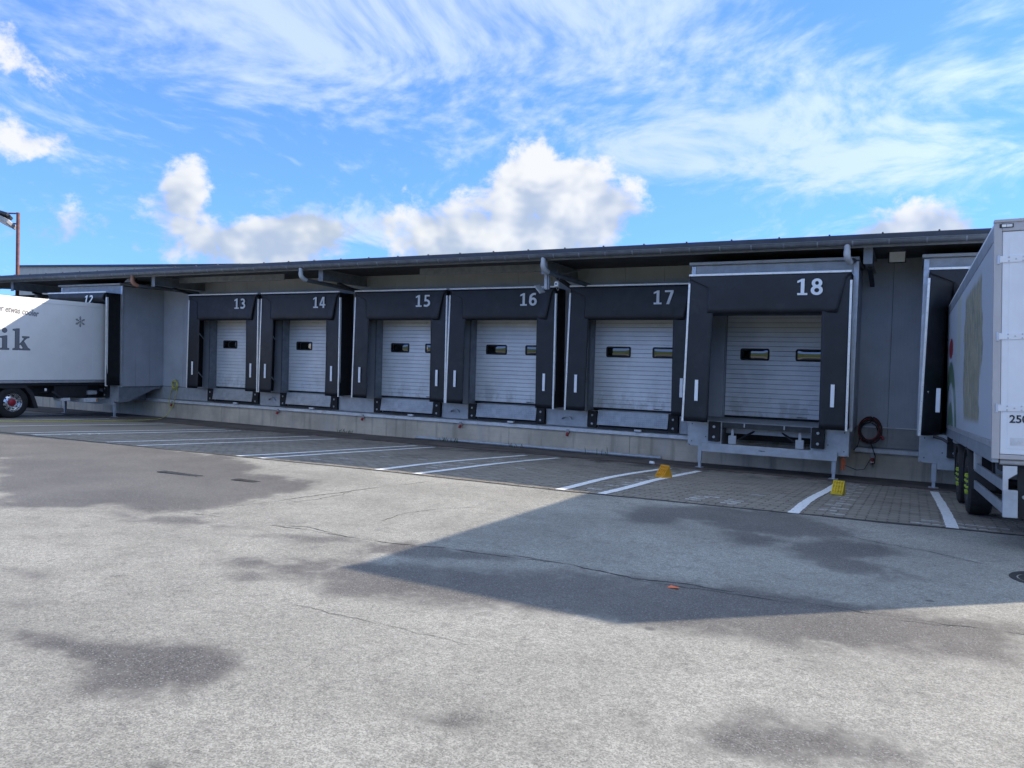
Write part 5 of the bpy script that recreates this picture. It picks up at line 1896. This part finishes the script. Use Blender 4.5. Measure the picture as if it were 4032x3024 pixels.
# rear frame, doors, hinges
rf = MB().box(-0.008, 0.066, -0.02, 0.05, -0.02, HH).build('rear_post', 'trailerframe', tl, bevel=0.006)
MB().box(W_ - 0.066, W_ + 0.008, -0.02, 0.05, -0.02, HH).build('rear_post', 'trailerframe', tl, bevel=0.006)
MB().box(0.066, W_ - 0.066, -0.02, 0.05, HH - 0.105, HH - 0.005).build('rear_header', 'trailerframe', tl, bevel=0.006)
MB().box(-0.01, W_ + 0.01, -0.035, 0.06, HH - 0.012, HH + 0.022).build('rain_gutter', 'trailerframe', tl, bevel=0.005)
MB().box(0.066, W_ - 0.066, -0.02, 0.05, -0.02, 0.03).build('rear_sill', 'trailerframe', tl, bevel=0.006)
for (x0, x1, sgn) in ((0.069, W_ / 2 - 0.005, 1), (W_ / 2 + 0.005, W_ - 0.069, -1)):
    dr = MB().box(x0, x1, -0.012, 0.04, 0.034, HH - 0.11).build('rear_door', 'trailerwhite', tl, bevel=0.008)
    MB().box(x0 + 0.065, x1 - 0.065, -0.015, -0.011, 0.095, HH - 0.165).build('door_panel', 'boxwhite' if False else 'trailerwhite', dr, bevel=0.0015)
    hx = x0 - 0.035 if sgn > 0 else x1 + 0.035
    for hz in (0.53, 1.30, 2.13):
        b = MB()
        xa, xb = (x0 - 0.03, x0 + 0.42) if sgn > 0 else (x1 - 0.42, x1 + 0.03)
        b.box(xa, xb, -0.026, -0.016, hz - 0.035, hz + 0.035)
        hg = b.build('hinge_strap', 'trailerwhite', tl, bevel=0.003)
        MB().tube([(hx, -0.022, hz - 0.05), (hx, -0.022, hz + 0.045)], 0.013, 10).build('hinge_pin', 'alu', hg, smooth=True)
        rv = MB()
        for k in range(4):
            for dz in ((-0.02, 0.02) if k % 2 == 0 else (0.0,)):
                xx_ = (x0 + 0.06 + k * 0.065) if sgn > 0 else (x1 - 0.06 - k * 0.065)
                rv.lathe([(-0.026, 0.009), (-0.030, 0.008), (-0.032, 0)], 10, 'y', (xx_, 0, hz + dz))
        rv.build('rivets', 'alu', hg)
    for kx in (0.78, 0.95):
        xx_ = x0 + (x1 - x0) * (kx if sgn > 0 else 1 - kx)
        MB().tube([(xx_, -0.045, 0.0), (xx_, -0.045, HH - 0.05)], 0.014, 10).build('locking_bar', 'alu', dr, smooth=True)
me_ = text_mesh('250', 0.115, 0.0022, 0.001, 'darkgrey', sx=1.0)
lo, hi = bounds(me_)
link_mesh('lettering', me_, tl, (0.150, -0.018, 0.375))
MB().box(0.16, 0.36, -0.0165, -0.012, 0.13, 0.215).build('sticker', 'rail', tl)
b = MB().box(0.04, 0.168, -0.032, -0.02, HH - 0.07, HH - 0.028).build('marker_lamp', 'darksteel', tl, bevel=0.004)
MB().box(0.06, 0.10, -0.038, -0.032, HH - 0.064, HH - 0.036).build('lamp_lens', 'lens', b)
MB().box(0.104, 0.155, -0.038, -0.032, HH - 0.064, HH - 0.036).build('lamp_lens', 'white', b)
# chassis, wheels, guards, bumper
for xx_ in (0.75, 1.80):
    MB().box(xx_ - 0.05, xx_ + 0.05, 0.1, LL - 0.8, -0.36, -0.06).build('chassis_rail', 'chassis', tl)
MB().box(0.10, W_ - 0.1, 0.12, 0.5, -0.16, -0.03).build('rear_crossmember', 'chassis', tl)
MB().tube([(0.08, 0.10, -0.05), (W_ - .08, 0.10, -0.05)], 0.035, 10).build('cross_tube', 'rail', tl, smooth=True)
MB().obox((0.7, LL - 1.2, -0.35), (W_ / 2, LL + 0.2, -0.40), 0.12, 0.14).build('drawbar', 'chassis', tl)
MB().obox((W_ - 0.7, LL - 1.2, -0.35), (W_ / 2, LL + 0.2, -0.40), 0.12, 0.14).build('drawbar', 'chassis', tl)
for (ly, rr) in ((3.20, 0.435), (4.95, 0.435)):
    for (lx, sd_) in ((0.15, -1), (W_ - 0.15, 1)):
        wp = TM @ Vector((lx, ly, 0))
        lz = (gz(wp.x, wp.y) - wp.z) + rr + 0.004
        wheel(tl, lx, ly, lz, rr, 0.30, sd_, False, 'nutgreen', 'darksteel', nl=1.10)
        a_o = [(ly + math.cos(a) * (rr + .10), lz + math.sin(a) * (rr + .10)) for a in np.linspace(-0.05, math.pi + .05, 17)]
        a_i = [(ly + math.cos(a) * (rr + .07), lz + math.sin(a) * (rr + .07)) for a in np.linspace(math.pi + .05, -0.05, 17)]
        MB().prism(a_o + a_i, 'x', lx - 0.16, lx + 0.16).build('mudguard', 'chassis', tl, smooth=True)
    MB().tube([(0.2, ly, lz), (W_ - 0.2, ly, lz)], 0.06, 10).build('axle', 'chassis', tl, smooth=True)
for (z0, z1) in ((-0.36, -0.245), (-0.60, -0.49)):
    gb = MB()
    gb.v += [(0.03, 2.40, z0 + 0.03), (0.06, 2.40, z0 + 0.03), (0.06, 2.40, z1 + 0.03), (0.03, 2.40, z1 + 0.03), (0.095, 0.02, z0), (0.125, 0.02, z0), (0.125, 0.02, z1), (0.095, 0.02, z1)]
    for q in ((0, 3, 2, 1), (4, 5, 6, 7), (0, 1, 5, 4), (1, 2, 6, 5), (2, 3, 7, 6), (3, 0, 4, 7)):
        gb.face(q)
    gb.build('side_guard', 'trailerrail', tl, bevel=0.005)
MB().prism([(0.10, -0.09), (0.23, -0.09), (0.23, -0.17), (0.15, -0.23), (0.15, -0.36), (0.10, -0.36)], 'y', 0.0, 0.012).build('guard_hanger', 'alu', tl)
MB().box(0.10, 0.235, -0.035, 0.04, -0.64, -0.345).build('underrun_end', 'galv', tl, bevel=0.008)
MB().box(0.24, 0.72, 0.05, 0.065, -0.64, -0.12).build('mud_flap', 'rubber', tl)
MB().lathe([(0.048, 0.02), (0.04, 0.016), (0.038, 0)], 12, 'y', (0.30, 0, -0.42)).build('flap_bolt', 'galv', tl)
MB().box(0.72, W_ - 0.1, 0.0, 0.08, -0.62, -0.48).build('underrun_beam', 'alu', tl, bevel=0.008)
MB().box(0.02, 0.10, 2.2, 2.36, -0.30, -0.06).build('bracket', 'galv', tl)
MB().obox((0.10, 0.9, -0.06), (0.10, 0.75, -0.36), 0.03, 0.03).build('hose', 'bcable', tl)
# support gear and valve box near the dock end
MB().box(0.06, 0.42, 6.3, 6.9, -0.42, -0.10).build('valve_box', 'chassis', tl, bevel=0.01)
MB().box(0.05, 0.35, 6.25, 6.95, -0.135, -0.10).build('valve_tray', 'galv', tl)
MB().tube([(-0.02, 7.0, -0.16), (-0.10, 7.1, -0.10), (-0.22, 7.2, -0.06), (-0.27, 7.2, -0.06)], 0.03, 8).build('crank_handle', 'darksteel', tl, smooth=True)
